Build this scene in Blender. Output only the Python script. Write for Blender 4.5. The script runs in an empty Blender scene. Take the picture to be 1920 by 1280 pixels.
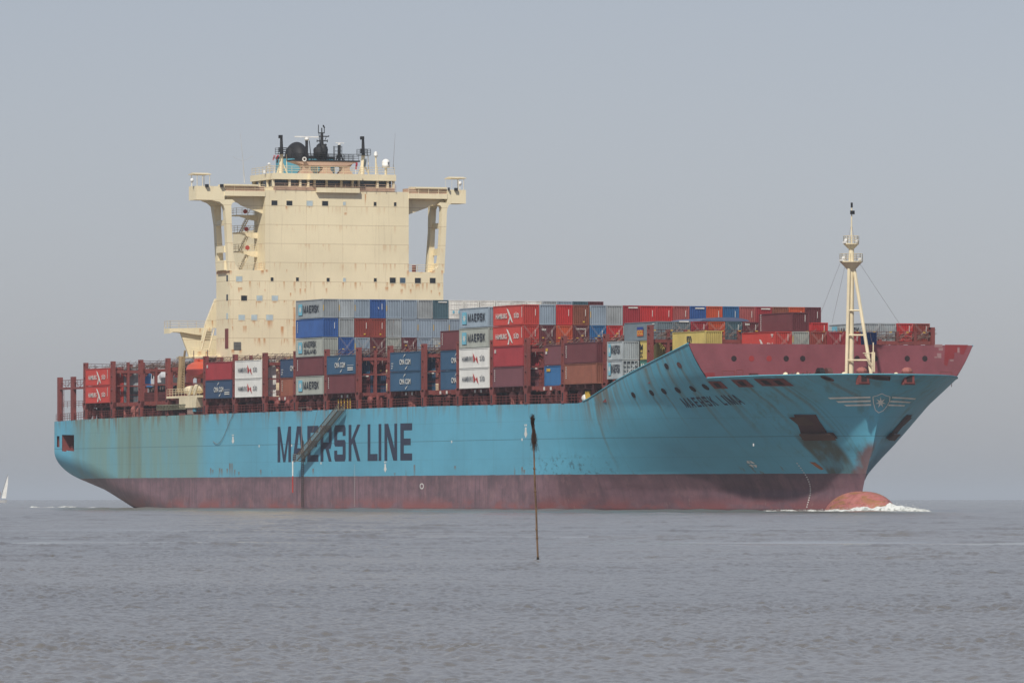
import bpy, bmesh, math, random
import numpy as np
from mathutils import Vector, Matrix

# ------------------------------------------------------------------ camera
A = math.radians(20.5)
FPX = 5340.0 / math.tan(A)            # focal length in 1920-px units
SA, CA = math.sin(A), math.cos(A)
HOR, CX, ZC = 935.0, 960.0, 1.75      # eye height above the water 1.75 m
_d0 = FPX * 13.4 / 145.4
_l0 = (104 - CX) / FPX * _d0
CAMX, CAMY = -_l0 * SA + _d0 * CA, -23.0 - _l0 * CA - _d0 * SA
sc = bpy.context.scene
C = sc.collection
cam_d = bpy.data.cameras.new("camera")
cam = bpy.data.objects.new("camera", cam_d); C.objects.link(cam)
cam.location = (CAMX, CAMY, ZC)
cam.rotation_euler = (math.radians(90), 0, math.radians(90 - 20.5))
cam_d.sensor_width = 36.0
cam_d.lens = FPX / 1920 * 36
cam_d.shift_y = 295 / 1920
cam_d.clip_start = 1.0
cam_d.clip_end = 200000
sc.camera = cam

# ------------------------------------------------------------------ light
SUN_EL = math.radians(47)
to_sun = Vector((1.35, -1.15, 0)).normalized() * math.cos(SUN_EL) + Vector((0, 0, math.sin(SUN_EL)))
W = bpy.data.worlds.new("World"); sc.world = W; W.use_nodes = True
nt = W.node_tree; nt.nodes.clear()
sky = nt.nodes.new('ShaderNodeTexSky'); sky.sky_type = 'NISHITA'; sky.sun_disc = False
sky.sun_elevation = SUN_EL
sky.sun_rotation = math.atan2(to_sun.x, to_sun.y)
sky.air_density = 1.0; sky.dust_density = 0.6; sky.ozone_density = 1.5; sky.altitude = 0
hs = nt.nodes.new('ShaderNodeHueSaturation'); hs.inputs['Saturation'].default_value = 0.40
tint = nt.nodes.new('ShaderNodeVectorMath'); tint.operation = 'MULTIPLY'; tint.inputs[1].default_value = (0.925, 0.955, 1.10)
bgn = nt.nodes.new('ShaderNodeBackground'); bgn.inputs['Strength'].default_value = 0.070
wo = nt.nodes.new('ShaderNodeOutputWorld')
nt.links.new(sky.outputs[0], hs.inputs['Color']); nt.links.new(hs.outputs[0], tint.inputs[0]); nt.links.new(tint.outputs[0], bgn.inputs[0]); nt.links.new(bgn.outputs[0], wo.inputs[0])
sd = bpy.data.lights.new("sun", 'SUN'); sd.energy = 3.9; sd.angle = math.radians(1.5); sd.color = (1.0, 0.94, 0.84)
sun = bpy.data.objects.new("sun", sd); C.objects.link(sun)
sun.rotation_euler = (-to_sun).to_track_quat('-Z', 'Y').to_euler()
sc.view_settings.view_transform = 'Standard'; sc.view_settings.look = 'None'
sc.view_settings.exposure = 0.0; sc.view_settings.gamma = 1.0
sc.render.engine = 'CYCLES'
sc.cycles.max_bounces = 6; sc.cycles.volume_bounces = 0

# ------------------------------------------------------------------ photo-survey helpers (ship frame = world frame)
def at_side(px, py, Y=-23.2):
    k = (px - CX) / FPX; vx = -CA + k * SA; vy = SA + k * CA
    t = (Y - CAMY) / vy
    return CAMX + t * vx, ZC + (HOR - py) / FPX * t
def at_front(px, py, X):
    k = (px - CX) / FPX; vx = -CA + k * SA; vy = SA + k * CA
    t = (X - CAMX) / vx
    return CAMY + t * vy, ZC + (HOR - py) / FPX * t
def at_dist(px, py, d):
    k = (px - CX) / FPX
    return CAMX + d * (-CA + k * SA), CAMY + d * (SA + k * CA), ZC + (HOR - py) / FPX * d
def proj(X, Y, Z):
    dx, dy = X - CAMX, Y - CAMY
    lat = dx * SA + dy * CA; dep = -dx * CA + dy * SA
    return CX + FPX * lat / dep, HOR - FPX * (Z - ZC) / dep

# ------------------------------------------------------------------ materials
def lin(r, g, b):
    f = lambda c: (c / 255 / 12.92) if c / 255 <= 0.04045 else ((c / 255 + 0.055) / 1.055) ** 2.4
    return (f(r), f(g), f(b), 1)
class N:
    def __init__(s, mat):
        mat.use_nodes = True; s.t = mat.node_tree; s.t.nodes.clear()
        s.out = s.t.nodes.new('ShaderNodeOutputMaterial'); s.b = s.t.nodes.new('ShaderNodeBsdfPrincipled')
        s.t.links.new(s.b.outputs[0], s.out.inputs[0])
        tc = s.t.nodes.new('ShaderNodeTexCoord'); s.co = tc.outputs['Object']
    def n(s, typ, **kw):
        x = s.t.nodes.new(typ)
        for k, v in kw.items(): setattr(x, k, v)
        return x
    def put(s, sock, v):
        if hasattr(v, 'is_linked') or hasattr(v, 'links'): s.t.links.new(v, sock)
        else:
            if isinstance(v, tuple) and sock.type == 'VECTOR': v = v[:3]
            sock.default_value = v
    def m(s, op, a, b=0.0, c=None, clamp=False):
        x = s.n('ShaderNodeMath', operation=op, use_clamp=clamp)
        s.put(x.inputs[0], a); s.put(x.inputs[1], b)
        if c is not None: s.put(x.inputs[2], c)
        return x.outputs[0]
    def xyz(s, co=None):
        x = s.n('ShaderNodeSeparateXYZ'); s.put(x.inputs[0], co or s.co); return x.outputs
    def noise(s, scale=(1, 1, 1), detail=4, rough=.55, off=(0, 0, 0), co=None, sc_=1.0):
        mp = s.n('ShaderNodeMapping'); s.put(mp.inputs[0], co or s.co)
        mp.inputs['Scale'].default_value = scale; mp.inputs['Location'].default_value = off
        x = s.n('ShaderNodeTexNoise'); s.put(x.inputs['Vector'], mp.outputs[0])
        x.inputs['Scale'].default_value = sc_; x.inputs['Detail'].default_value = detail; x.inputs['Roughness'].default_value = rough
        return x.outputs['Fac']
    def ramp(s, v, lo, hi, a=0.0, b=1.0):
        x = s.n('ShaderNodeMapRange'); x.interpolation_type = 'SMOOTHSTEP'
        s.put(x.inputs[0], v); s.put(x.inputs[1], lo); s.put(x.inputs[2], hi); s.put(x.inputs[3], a); s.put(x.inputs[4], b)
        return x.outputs[0]
    def mix(s, f, a, b):
        x = s.n('ShaderNodeMix', data_type='RGBA')
        s.put(x.inputs[0], f); s.put(x.inputs[6], a); s.put(x.inputs[7], b); return x.outputs[2]
    def scalecol(s, col, f):
        x = s.n('ShaderNodeVectorMath', operation='SCALE'); s.put(x.inputs[0], col); s.put(x.inputs['Scale'], f); return x.outputs[0]
    def fin(s, col, rough=.6, metal=0.0, spec=.3):
        s.put(s.b.inputs['Base Color'], col); s.put(s.b.inputs['Roughness'], rough); s.b.inputs['Metallic'].default_value = metal
        s.b.inputs['Specular IOR Level'].default_value = spec
MATS = {}
def runs(s, u, z, spots, nz=.35, seed=0):
    """mask of weather runs: each (u, top z, length, half width) fades downward and wavers"""
    wob = s.m('MULTIPLY', s.m('SUBTRACT', s.noise((.9, .9, .5), 3, .6, off=(seed, 2, 1)), .5), nz * 2)
    uu = s.m('ADD', u, wob); tot = None
    for (a, z0, L, w) in spots:
        k = s.m('MULTIPLY', s.ramp(s.m('ABSOLUTE', s.m('SUBTRACT', uu, a)), w * 1.5, w * .3, 0, 1), s.m('MULTIPLY', s.ramp(z, z0 - L, z0 - .1 * L, 0, 1), s.m('LESS_THAN', z, z0)))
        tot = k if tot is None else s.m('MAXIMUM', tot, k)
    return s.m('MULTIPLY', tot, s.ramp(s.noise((3, 3, .5), 4, .6, off=(seed, 9, 0)), .3, .6, .55, 1))
def paint(name, col, rust=0.25, dirt=0.25, rough=.6, spec=.3, rustcol=(0.20, 0.075, 0.03, 1), streak=1.3):
    """weathered paint: tone variation, vertical grime streaks, rust patches; a different patch of noise per object"""
    if name in MATS: return MATS[name]
    m = bpy.data.materials.new(name); s = N(m)
    oi = s.n('ShaderNodeObjectInfo'); rnd = s.m('MULTIPLY', oi.outputs['Random'], 97.0)
    cmb = s.n('ShaderNodeCombineXYZ'); s.put(cmb.inputs[0], rnd); s.put(cmb.inputs[1], rnd)
    ad = s.n('ShaderNodeVectorMath', operation='ADD'); s.put(ad.inputs[0], s.co); s.put(ad.inputs[1], cmb.outputs[0])
    co = ad.outputs[0]
    tone = s.noise((.35, .35, .35), 5, .6, co=co)
    st = s.noise((streak, streak, .12), 4, .6, co=co, off=(3, 1, 7))
    rn = s.noise((2.0, 2.0, .35), 6, .7, co=co, off=(11, 5, 2))
    c = s.scalecol(col, s.ramp(tone, .3, .7, 1 - .22 * dirt * 2, 1 + .12 * dirt * 2))
    c = s.mix(s.ramp(st, .5, .78, 0, .55 * dirt * 2), c, (col[0] * .45 + .02, col[1] * .45 + .016, col[2] * .42 + .012, 1))
    c = s.mix(s.ramp(rn, .70 - .16 * rust, .86 - .14 * rust, 0, min(1, .25 + rust)), c, rustcol)
    s.fin(c, rough, 0, spec)
    MATS[name] = m; return m
def plain(name, col, rough=.6, metal=0.0, spec=.3):
    if name in MATS: return MATS[name]
    m = bpy.data.materials.new(name); s = N(m)
    t = s.noise((1, 1, 1), 3)
    s.fin(s.scalecol(col, s.ramp(t, .3, .7, .88, 1.1)), rough, metal, spec)
    MATS[name] = m; return m

CREAM = (0.82, 0.725, 0.50, 1)
RED = (0.21, 0.056, 0.050, 1)
def mat_cream():
    m = bpy.data.materials.new("cream_paint"); s = N(m); x, y, z = s.xyz()[:3]
    tone = s.noise((.12, .12, .12), 5, .6)
    c = s.scalecol(CREAM, s.ramp(tone, .3, .7, .93, 1.05))
    # plate seams every deck
    fr = s.m('FRACT', s.m('DIVIDE', s.m('SUBTRACT', z, 29.52), 3.09))
    seam = s.m('LESS_THAN', s.m('ABSOLUTE', s.m('SUBTRACT', fr, .5)), .018)
    c = s.mix(s.m('MULTIPLY', seam, .36), c, (.30, .20, .10, 1))
    vf = s.m('FRACT', s.m('DIVIDE', s.m('ADD', y, 40.0), 6.3)); vs = s.m('LESS_THAN', s.m('ABSOLUTE', s.m('SUBTRACT', vf, .5)), .006)
    c = s.mix(s.m('MULTIPLY', vs, .2), c, (.30, .22, .12, 1))
    # rust runs starting just below each seam
    run = s.noise((2.2, 2.2, .10), 3, .5, off=(4, 9, 1))
    spots = s.noise((.8, .8, .5), 4, .6, off=(1, 2, 3))
    below = s.m('SUBTRACT', .5, fr)           # 0 at the seam, grows downward
    below = s.m('FRACT', s.m('ADD', below, 1.0))
    fade = s.ramp(below, 0.0, .55, 1, 0)
    low = s.ramp(z, 46, 32, 0.30, 1.0)
    rm = s.m('MULTIPLY', s.m('MULTIPLY', s.ramp(run, .53, .63, 0, 1), fade), s.m('MULTIPLY', s.ramp(spots, .40, .52, 0, 1), low))
    c = s.mix(s.m('MULTIPLY', rm, .85), c, (.50, .22, .06, 1))
    SP = []
    for px, py, L, w in ((632, 683, 18, 2), (0, 0, 0, 0)): pass
    for px, py, L, w in ((448, 540, 10, 2), (497, 543, 6, 1), (452, 540, 6, 3), (486, 564, 6, 5), (515, 564, 6, 5), (545, 550, 8, 1.5), (553, 542, 9, 1), (563, 542, 12, 2), (572, 542, 10, 1.5), (506, 600, 17, 6), (476, 600, 7, 4), (452, 600, 5, 4), (529, 613, 20, 3.5), (457, 612, 12, 2), (461, 612, 13, 2), (436, 613, 8, 1.5),
        (552, 577, 60, 3), (552, 613, 50, 4), (612, 541, 12, 2), (613, 529, 6, 1), (643, 529, 10, 1.5), (736, 531, 8, 4), (755, 531, 8, 4), (725, 539, 8, 4), (753, 543, 10, 3), (770, 543, 9, 2), (783, 531, 7, 3), (809, 545, 8, 1.5), (824, 533, 8, 2), (824, 549, 8, 2), (765, 508, 12, 3), (790, 508, 6, 4), (812, 508, 6, 5), (829, 508, 9, 2), (432, 508, 8, 4), (492, 507, 9, 4), (500, 507, 5, 3), (537, 386, 8, 2), (580, 386, 6, 2), (648, 400, 5, 3), (437, 656, 9, 4), (451, 656, 9, 3), (685, 365, 22, 1.5), (538, 506, 6, 1)):
        Y_, Z_ = at_front(px, py, 82.0); SP.append((Y_, Z_ + .1, L / 11.6 * 1.3, w / 10.9 * .8))
    c = s.mix(s.m('MULTIPLY', runs(s, y, z, SP, .12), .85), c, (.52, .21, .055, 1))
    gr = s.noise((1.6, 1.6, .1), 4, .6, off=(8, 8, 8))
    c = s.mix(s.ramp(gr, .55, .8, 0, .25), c, (.40, .30, .19, 1))
    s.fin(c, .55); MATS["cream"] = m; return m
M_CREAM = mat_cream()
M_CREAM2 = paint("cream_fittings", (0.78, 0.68, 0.47, 1), .35, .3, rustcol=(.35, .15, .05, 1))
M_PINK = paint("pinkish_bulwark", (0.50, 0.34, 0.25, 1), .3, .3, rustcol=(.35, .15, .05, 1))
M_RED = paint("red_lead_paint", RED, .3, .4)
M_REDD = paint("dark_red_deck_paint", (0.10, 0.030, 0.030, 1), .3, .5)
M_BRK = paint("breakwater_paint", (0.25, 0.075, 0.090, 1), .08, .3, streak=.5, rustcol=(.25, .07, .06, 1))
M_BLACK = paint("black_paint", (0.018, 0.018, 0.020, 1), .05, .2, rustcol=(.08, .06, .04, 1))
M_WHITE = plain("white_paint", (0.78, 0.78, 0.76, 1), .4)
M_GLASS = plain("dark_window_glass", (0.012, 0.016, 0.020, 1), .15, 0, .6)
M_BLIND = plain("pale_window_blind", (0.46, 0.56, 0.59, 1), .3)
M_GREY = plain("galvanised_rods", (0.19, 0.135, 0.115, 1), .6)
M_STEEL = plain("aluminium", (0.22, 0.19, 0.15, 1), .45)
M_NAVY = plain("navy_lettering_paint", (0.030, 0.040, 0.075, 1), .6)
M_YEL = plain("yellow_paint", (0.62, 0.40, 0.06, 1), .5)
M_MARK = plain("white_marking_paint", (0.72, 0.72, 0.68, 1), .6)
M_ORANGE = paint("lifeboat_orange", (0.62, 0.10, 0.045, 1), .02, .2, .4)
M_TEAL = paint("funnel_blue", (0.10, 0.33, 0.42, 1), .1, .2)

# ------------------------------------------------------------------ mesh helpers
class MB:
    def __init__(s): s.v = []; s.f = []
    def poly(s, pts):
        i = len(s.v); s.v += [tuple(p) for p in pts]; s.f.append(tuple(range(i, i + len(pts)))); return s
    def box(s, x0, x1, y0, y1, z0, z1):
        i = len(s.v)
        s.v += [(x0, y0, z0), (x1, y0, z0), (x1, y1, z0), (x0, y1, z0), (x0, y0, z1), (x1, y0, z1), (x1, y1, z1), (x0, y1, z1)]
        s.f += [tuple(i + k for k in q) for q in ((0, 3, 2, 1), (4, 5, 6, 7), (0, 1, 5, 4), (1, 2, 6, 5), (2, 3, 7, 6), (3, 0, 4, 7))]
        return s
    def prism(s, pts, d):
        """pts: planar polygon (3d), extruded by vector d"""
        i = len(s.v); n = len(pts); d = Vector(d)
        s.v += [tuple(p) for p in pts] + [tuple(Vector(p) + d) for p in pts]
        s.f.append(tuple(range(i, i + n))); s.f.append(tuple(range(i + 2 * n - 1, i + n - 1, -1)))
        for k in range(n):
            k2 = (k + 1) % n; s.f.append((i + k2, i + k, i + n + k, i + n + k2))
        return s
    def frontpoly(s, pts2, X, depth, zoff=0):
        """photo outline lying in the transverse plane X, extruded aft by depth"""
        P = [at_front(a, b, X) for a, b in pts2]
        return s.prism([(X, p[0], p[1]) for p in P], (-depth, 0, 0))
    def tube(s, a, b, r, r2=None, n=6):
        a, b = Vector(a), Vector(b); r2 = r if r2 is None else r2
        d = (b - a)
        if d.length < 1e-6: return s
        d.normalize(); up = Vector((0, 0, 1)) if abs(d.z) < .9 else Vector((1, 0, 0))
        u = d.cross(up).normalized(); w = d.cross(u)
        i = len(s.v)
        for (p, rr) in ((a, r), (b, r2)):
            for k in range(n):
                t = 2 * math.pi * k / n; s.v.append(tuple(p + (u * math.cos(t) + w * math.sin(t)) * rr))
        for k in range(n): s.f.append((i + k, i + (k + 1) % n, i + n + (k + 1) % n, i + n + k))
        s.f.append(tuple(i + k for k in range(n - 1, -1, -1))); s.f.append(tuple(i + n + k for k in range(n)))
        return s
    def path(s, pts, r, n=5):
        for a, b in zip(pts[:-1], pts[1:]): s.tube(a, b, r, n=n)
        return s
    def ball(s, c, rx, ry=None, rz=None, n=12, m=8):
        ry = rx if ry is None else ry; rz = rx if rz is None else rz; i = len(s.v)
        for j in range(m + 1):
            th = math.pi * j / m
            for k in range(n):
                ph = 2 * math.pi * k / n
                s.v.append((c[0] + rx * math.sin(th) * math.cos(ph), c[1] + ry * math.sin(th) * math.sin(ph), c[2] + rz * math.cos(th)))
        for j in range(m):
            for k in range(n):
                k2 = (k + 1) % n; s.f.append((i + j * n + k, i + (j + 1) * n + k, i + (j + 1) * n + k2, i + j * n + k2))
        return s
    def rail(s, pts, h=1.1, post=1.6, r=.035, n=3):
        """guard rail along a 3d polyline"""
        for a, b in zip(pts[:-1], pts[1:]):
            a, b = Vector(a), Vector(b); L = (b - a).length; k = max(1, round(L / post))
            for j in range(k + 1):
                p = a + (b - a) * j / k; s.tube(p, p + Vector((0, 0, h)), r, n=n)
            for q in (.36, .68, 1.0): s.tube(a + Vector((0, 0, h * q)), b + Vector((0, 0, h * q)), r, n=n)
        return s
    def mesh(s, name):
        me = bpy.data.meshes.new(name); me.from_pydata(s.v, [], s.f); me.update(); return me
    def build(s, name, mat, parent=None, smooth=False):
        me = s.mesh(name); me.materials.append(mat)
        if smooth: me.shade_smooth()
        o = bpy.data.objects.new(name, me); C.objects.link(o)
        if parent is not None: o.parent = parent
        return o
def recalc(o):
    bm = bmesh.new(); bm.from_mesh(o.data); bmesh.ops.recalc_face_normals(bm, faces=bm.faces[:]); bm.to_mesh(o.data); bm.free()
def tag(o, label=None, cat=None, group=None, kind=None):
    if label: o['label'] = label
    if cat: o['category'] = cat
    if group: o['group'] = group
    if kind: o['kind'] = kind
    return o
def empty(name, loc=(0, 0, 0)):
    o = bpy.data.objects.new(name, None); C.objects.link(o); o.location = loc; return o

# ------------------------------------------------------------------ lettering
def q(*p): return list(p)
BLOCK = {   # convex pieces in a 1 x 1 cell, butted edge to edge
 'M': [q((0,0),(.20,0),(.20,1),(0,1)), q((.80,0),(1,0),(1,1),(.80,1)), q((.20,1),(.20,.60),(.42,0),(.5,0),(.5,.20)), q((.80,1),(.5,.20),(.5,0),(.58,0),(.80,.60))],
 'A': [q((0,0),(.22,0),(.5,.80),(.5,1),(.34,1)), q((1,0),(.66,1),(.5,1),(.5,.80),(.78,0)), q((.292,.205),(.708,.205),(.645,.385),(.355,.385))],
 'E': [q((0,0),(.30,0),(.30,1),(0,1)), q((.30,0),(1,0),(1,.19),(.30,.19)), q((.30,.41),(.88,.41),(.88,.59),(.30,.59)), q((.30,.81),(1,.81),(1,1),(.30,1))],
 'R': [q((0,0),(.26,0),(.26,1),(0,1)), q((.26,.81),(.86,.81),(1,.93),(.92,1),(.26,1)), q((.74,.53),(1,.50),(1,.93),(.86,.81),(.74,.81)), q((.26,.35),(.90,.35),(1,.50),(.74,.53),(.26,.53)), q((.45,.35),(.74,0),(1,0),(.74,.35))],
 'S': [q((0,.08),(.08,0),(.92,0),(1,.08),(1,.19),(0,.19)), q((0,.19),(.26,.19),(.26,.30),(0,.30)), q((.74,.19),(1,.19),(1,.41),(.74,.41)), q((0,.47),(.08,.41),(1,.41),(1,.53),(.92,.59),(0,.59)), q((0,.59),(.26,.59),(.26,.81),(0,.81)), q((0,.81),(1,.81),(1,.92),(.92,1),(.08,1),(0,.92)), q((.74,.70),(1,.70),(1,.81),(.74,.81))],
 'K': [q((0,0),(.24,0),(.24,1),(0,1)), q((.24,.44),(.40,.52),(1,1),(.74,1),(.24,.60)), q((.34,.49),(.74,0),(1,0),(.52,.615),(.40,.52))],
 'L': [q((0,0),(.28,0),(.28,1),(0,1)), q((.28,0),(1,0),(1,.19),(.28,.19))],
 'I': [q((0,0),(1,0),(1,1),(0,1))],
 'N': [q((0,0),(.22,0),(.22,1),(0,1)), q((.78,0),(1,0),(1,1),(.78,1)), q((.22,1),(.22,.66),(.70,0),(.78,0),(.78,.34),(.30,1))],
}
WID = {'M': 1.25, 'I': .3, 'L': .85}
def block_text(txt, h, w, gap=.22, space=.6):
    """list of 2d polygons for txt, letter height h, unit letter width w"""
    out = []; x = 0
    for ch in txt:
        if ch == ' ': x += space * w; continue
        cw = WID.get(ch, 1.0) * w
        for p in BLOCK[ch]: out.append([(x + a * cw, b * h) for a, b in p])
        x += cw + gap * w
    return out, x - gap * w
_fc = {}
def font_mesh(txt, h, w=None):
    """2d triangles of built-in-font text scaled to cap height h and total width w"""
    key = txt
    if key not in _fc:
        cu = bpy.data.curves.new("t", 'FONT'); cu.body = txt; cu.size = 1; cu.resolution_u = 2; cu.offset = 0.022
        o = bpy.data.objects.new("t", cu); C.objects.link(o)
        dg = bpy.context.evaluated_depsgraph_get(); dg.update()
        me = o.evaluated_get(dg).to_mesh()
        V = [(v.co.x, v.co.y) for v in me.vertices]; Fc = [tuple(p.vertices) for p in me.polygons]
        o.evaluated_get(dg).to_mesh_clear(); bpy.data.objects.remove(o); bpy.data.curves.remove(cu)
        _fc[key] = (V, Fc)
    V, Fc = _fc[key]
    x0 = min(v[0] for v in V); x1 = max(v[0] for v in V); y0 = 0; y1 = max(v[1] for v in V)
    sy = h / (y1 - y0); sx = (w / (x1 - x0)) if w else sy
    return [[((V[i][0] - x0) * sx, (V[i][1] - y0) * sy) for i in f] for f in Fc], (x1 - x0) * sx

# ------------------------------------------------------------------ hull form
BH = 23.2
ZK = [-4, 0, 3, 5.25, 9, 14.8, 18.7, 24]
XS = [300.6, 300.6, 300.8, 302.0, 304.4, 307.0, 310.6, 315]
XO = [228, 230, 234, 236, 238, 242, 250, 258]
PP = [1.7, 1.7, 1.7, 1.7, 1.8, 2.25, 2.6, 3.2]
QQ = [1.3, 1.35, 1.4, 1.3, .95, .66, .50, .40]
def stemX(z): return float(np.interp(z, ZK, XS))
def half(X, z):
    x0, xs, p, qq = (float(np.interp(z, ZK, a)) for a in (XO, XS, PP, QQ))
    b = BH
    if X > x0:
        t = min(1.0, (X - x0) / (xs - x0)); b = BH * (1 - t ** p) ** qq
    if X < 75:
        zk = float(np.interp(X, [0, 20, 45, 75], [10, 8.2, 4.2, 0])); zb = float(np.interp(X, [0, 15, 32, 50, 75], [3.9, 2.2, -.6, -3, -4.5]))
        fl = float(np.interp(X, [0, 75], [12, 20]))
        if z < zk:
            if z <= zb: return 0.0
            r = (zk - z) / (zk - zb); b = fl + (BH - fl) * (1 - r ** 1.9) ** (1 / 1.9)
    return b
SHX = [0, 16, 47, 127, 187, 245, 252.5, 256, 267, 275.5, 284.5, 289.8]
SHZ = [15.1, 15.3, 15.45, 15.55, 15.6, 15.35, 15.3, 15.9, 18.45, 20.15, 21.95, 23.05]
def sheer(X): return float(np.interp(X, SHX, SHZ))
FOC = 18.45
def ftop(X): return float(np.interp(X, [289.8, 300, 311], [18.3, 18.5, 18.6]))
def hull_x(Yabs, z):
    """X of the forebody surface at half-breadth Yabs"""
    x0, xs, p, qq = (float(np.interp(z, ZK, a)) for a in (XO, XS, PP, QQ))
    t = max(0.0, 1 - (Yabs / BH) ** (1 / qq)) ** (1 / p); return x0 + t * (xs - x0)
def hp(X, z, side=-1, off=0.0):
    """point on the hull, pushed off along the outward normal"""
    b = half(X, z); P = Vector((X, side * b, z))
    if off:
        e = .05
        tx = Vector((2 * e, side * (half(X + e, z) - half(X - e, z)), 0)); tz = Vector((0, side * (half(X, z + e) - half(X, z - e)), 2 * e))
        n = tx.cross(tz); n.normalize()
        if n.y * side < 0: n = -n
        P = P + n * off
    return P
def hull_at_px(px, py, side=-1, lo=228, hi=None):
    """hull point that the photo shows at px,py (survey of where marks sit on the plating)"""
    z = 10.0
    best = None
    for it in range(6):
        xs = stemX(z) - .02; a, b = lo, hi or xs
        for k in range(40):
            m = (a + b) / 2
            if proj(m, side * half(m, z), z)[0] < px: a = m
            else: b = m
        X = (a + b) / 2; y = side * half(X, z)
        dep = -(X - CAMX) * CA + (y - CAMY) * SA
        z = ZC + (HOR - py) / FPX * dep
    return X, z

ship = empty("container_ship", (150, 0, 0))
tag(ship, "huge light blue container ship with a cream deckhouse, loaded with containers, heading right", "ship")
PARTS = []
def part(o):
    PARTS.append(o); return o
SH = ship
ship.location = (0, 0, 0)

STA, STB = hull_at_px(1512, 840)[0], hull_at_px(1566, 840)[0]
def mat_hull():
    m = bpy.data.materials.new("hull_plating"); s = N(m); x, y, z = s.xyz()[:3]
    at = s.n('ShaderNodeAttribute', attribute_name='edge'); edge = at.outputs['Fac']
    BLUE = (0.112, 0.400, 0.550, 1)
    big = s.noise((.05, .05, .12), 5, .6)
    c = s.scalecol(BLUE, s.ramp(big, .3, .7, .90, 1.08))
    # olive grime on the after body
    aft = s.m('ADD', s.ramp(x, 86, 78, 0, .75), s.ramp(x, 118, 70, 0, .25)); aft2 = s.ramp(x, 4, 26, 0, 1)
    gn = s.noise((.16, .16, .035), 5, .65, off=(2, 0, 0))
    g = s.m('MULTIPLY', s.m('MULTIPLY', aft, aft2), s.ramp(gn, .34, .60, .40, .95))
    c = s.mix(g, c, (0.19, 0.34, 0.31, 1))
    olive = s.noise((.11, .11, .01), 3, .5, off=(7, 3, 0))
    c = s.mix(s.m('MULTIPLY', s.m('MULTIPLY', aft, aft2), s.ramp(olive, .50, .64, 0, .75)), c, (0.16, 0.21, 0.14, 1))
    fine = s.noise((1.6, .4, .05), 5, .65, off=(0, 3, 1))
    c = s.mix(s.ramp(fine, .52, .78, 0, .22), c, (0.09, 0.23, 0.27, 1))
    # plate seams
    def line(z0, w, k, x0=None, x1=None):
        nonlocal c
        f = s.m('LESS_THAN', s.m('ABSOLUTE', s.m('SUBTRACT', z, z0)), w)
        c = s.mix(s.m('MULTIPLY', f, k), c, (0.03, 0.10, 0.14, 1))
    line(10.35, .05, .6); line(12.95, .03, .25); line(7.6, .03, .2)
    vf = s.m('FRACT', s.m('DIVIDE', x, 13.7)); vs = s.m('LESS_THAN', vf, .004)
    c = s.mix(s.m('MULTIPLY', vs, .35), c, (0.04, 0.13, 0.18, 1))
    # rust runs from the deck edge
    r1 = s.noise((.55, .12, .012), 5, .62, off=(5, 0, 2)); r2 = s.noise((1.9, .3, .03), 4, .6, off=(9, 0, 4))
    fore = s.ramp(x, 235, 262, 0, 1)
    ln = s.noise((.35, .1, 0.0), 3, .5, off=(1, 0, 9))
    length = s.m('ADD', s.ramp(ln, .35, .7, .8, 4.5), s.m('MULTIPLY', fore, 4.0))
    fade = s.m('SUBTRACT', 1.0, s.m('DIVIDE', edge, length), clamp=True)
    amt = s.m('MULTIPLY', fade, s.m('ADD', s.ramp(r1, .44, .64, 0, .9), s.ramp(r2, .53, .66, 0, .9)), clamp=True)
    c = s.mix(s.m('MULTIPLY', amt, s.m('MULTIPLY', s.ramp(x, 284, 292, .95, .45), s.ramp(x, 150, 95, .5, 1.0))), c, (0.17, 0.12, 0.055, 1))
    # heavier rust at the shoulder and round the stem
    sh = s.m('MULTIPLY', s.m('MULTIPLY', s.ramp(x, 252, 257, 0, 1), s.ramp(x, 268, 262, 0, 1)), s.ramp(edge, 6.5, 0.5, 0, 1))
    shn = s.noise((.7, .2, .05), 5, .65, off=(2, 2, 2))
    c = s.mix(s.m('MULTIPLY', sh, s.ramp(shn, .38, .62, 0, .9)), c, (0.16, 0.12, 0.07, 1))
    # long thin leaning runs on the flare
    fl = s.noise((.9, 0.0, .004), 5, .7, off=(3, 0, 0))
    c = s.mix(s.m('MULTIPLY', fore, s.ramp(fl, .56, .70, 0, .35)), c, (0.075, 0.13, 0.11, 1))
    ay = s.m('ABSOLUTE', y)
    bowm = s.ramp(x, 284, 296, 0, 1)
    bn = s.noise((.45, .45, .12), 5, .65, off=(0, 6, 0))
    c = s.mix(s.m('MULTIPLY', bowm, s.ramp(bn, .50, .70, 0, .45)), c, (0.085, 0.135, 0.10, 1))
    # stain under the hawse pocket
    sx = s.m('MULTIPLY', s.ramp(z, 12.9, 5.0, 0, 1.0), 1.0)
    inx = s.m('MULTIPLY', s.m('MULTIPLY', s.ramp(x, STA - .4, STA + .2, 0, 1), s.ramp(x, STB + 1.3, STB + .3, 0, 1)), s.m('LESS_THAN', y, 0))
    sn = s.noise((.5, .5, .05), 4, .6, off=(4, 4, 0))
    c = s.mix(s.m('MULTIPLY', s.m('MULTIPLY', inx, s.ramp(z, 11.2, 9.5, 0, 1)), s.ramp(sn, .25, .6, .35, .9)), c, (0.075, 0.075, 0.045, 1))
    # stem rust
    st = s.m('MULTIPLY', s.ramp(s.m('ADD', ay, s.m('MULTIPLY', s.m('SUBTRACT', s.noise((.6, .6, .6), 4), .5), 2.0)), 1.2, .3, 0, 1), s.ramp(z, 10.0, 8.4, 0, 1))
    st = s.m('MULTIPLY', st, s.ramp(x, 296, 300, 0, 1))
    c = s.mix(s.m('MULTIPLY', st, .8), c, (0.19, 0.05, 0.028, 1))
    SPH = [(257.9, 15.2, 12, .35)]
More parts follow.
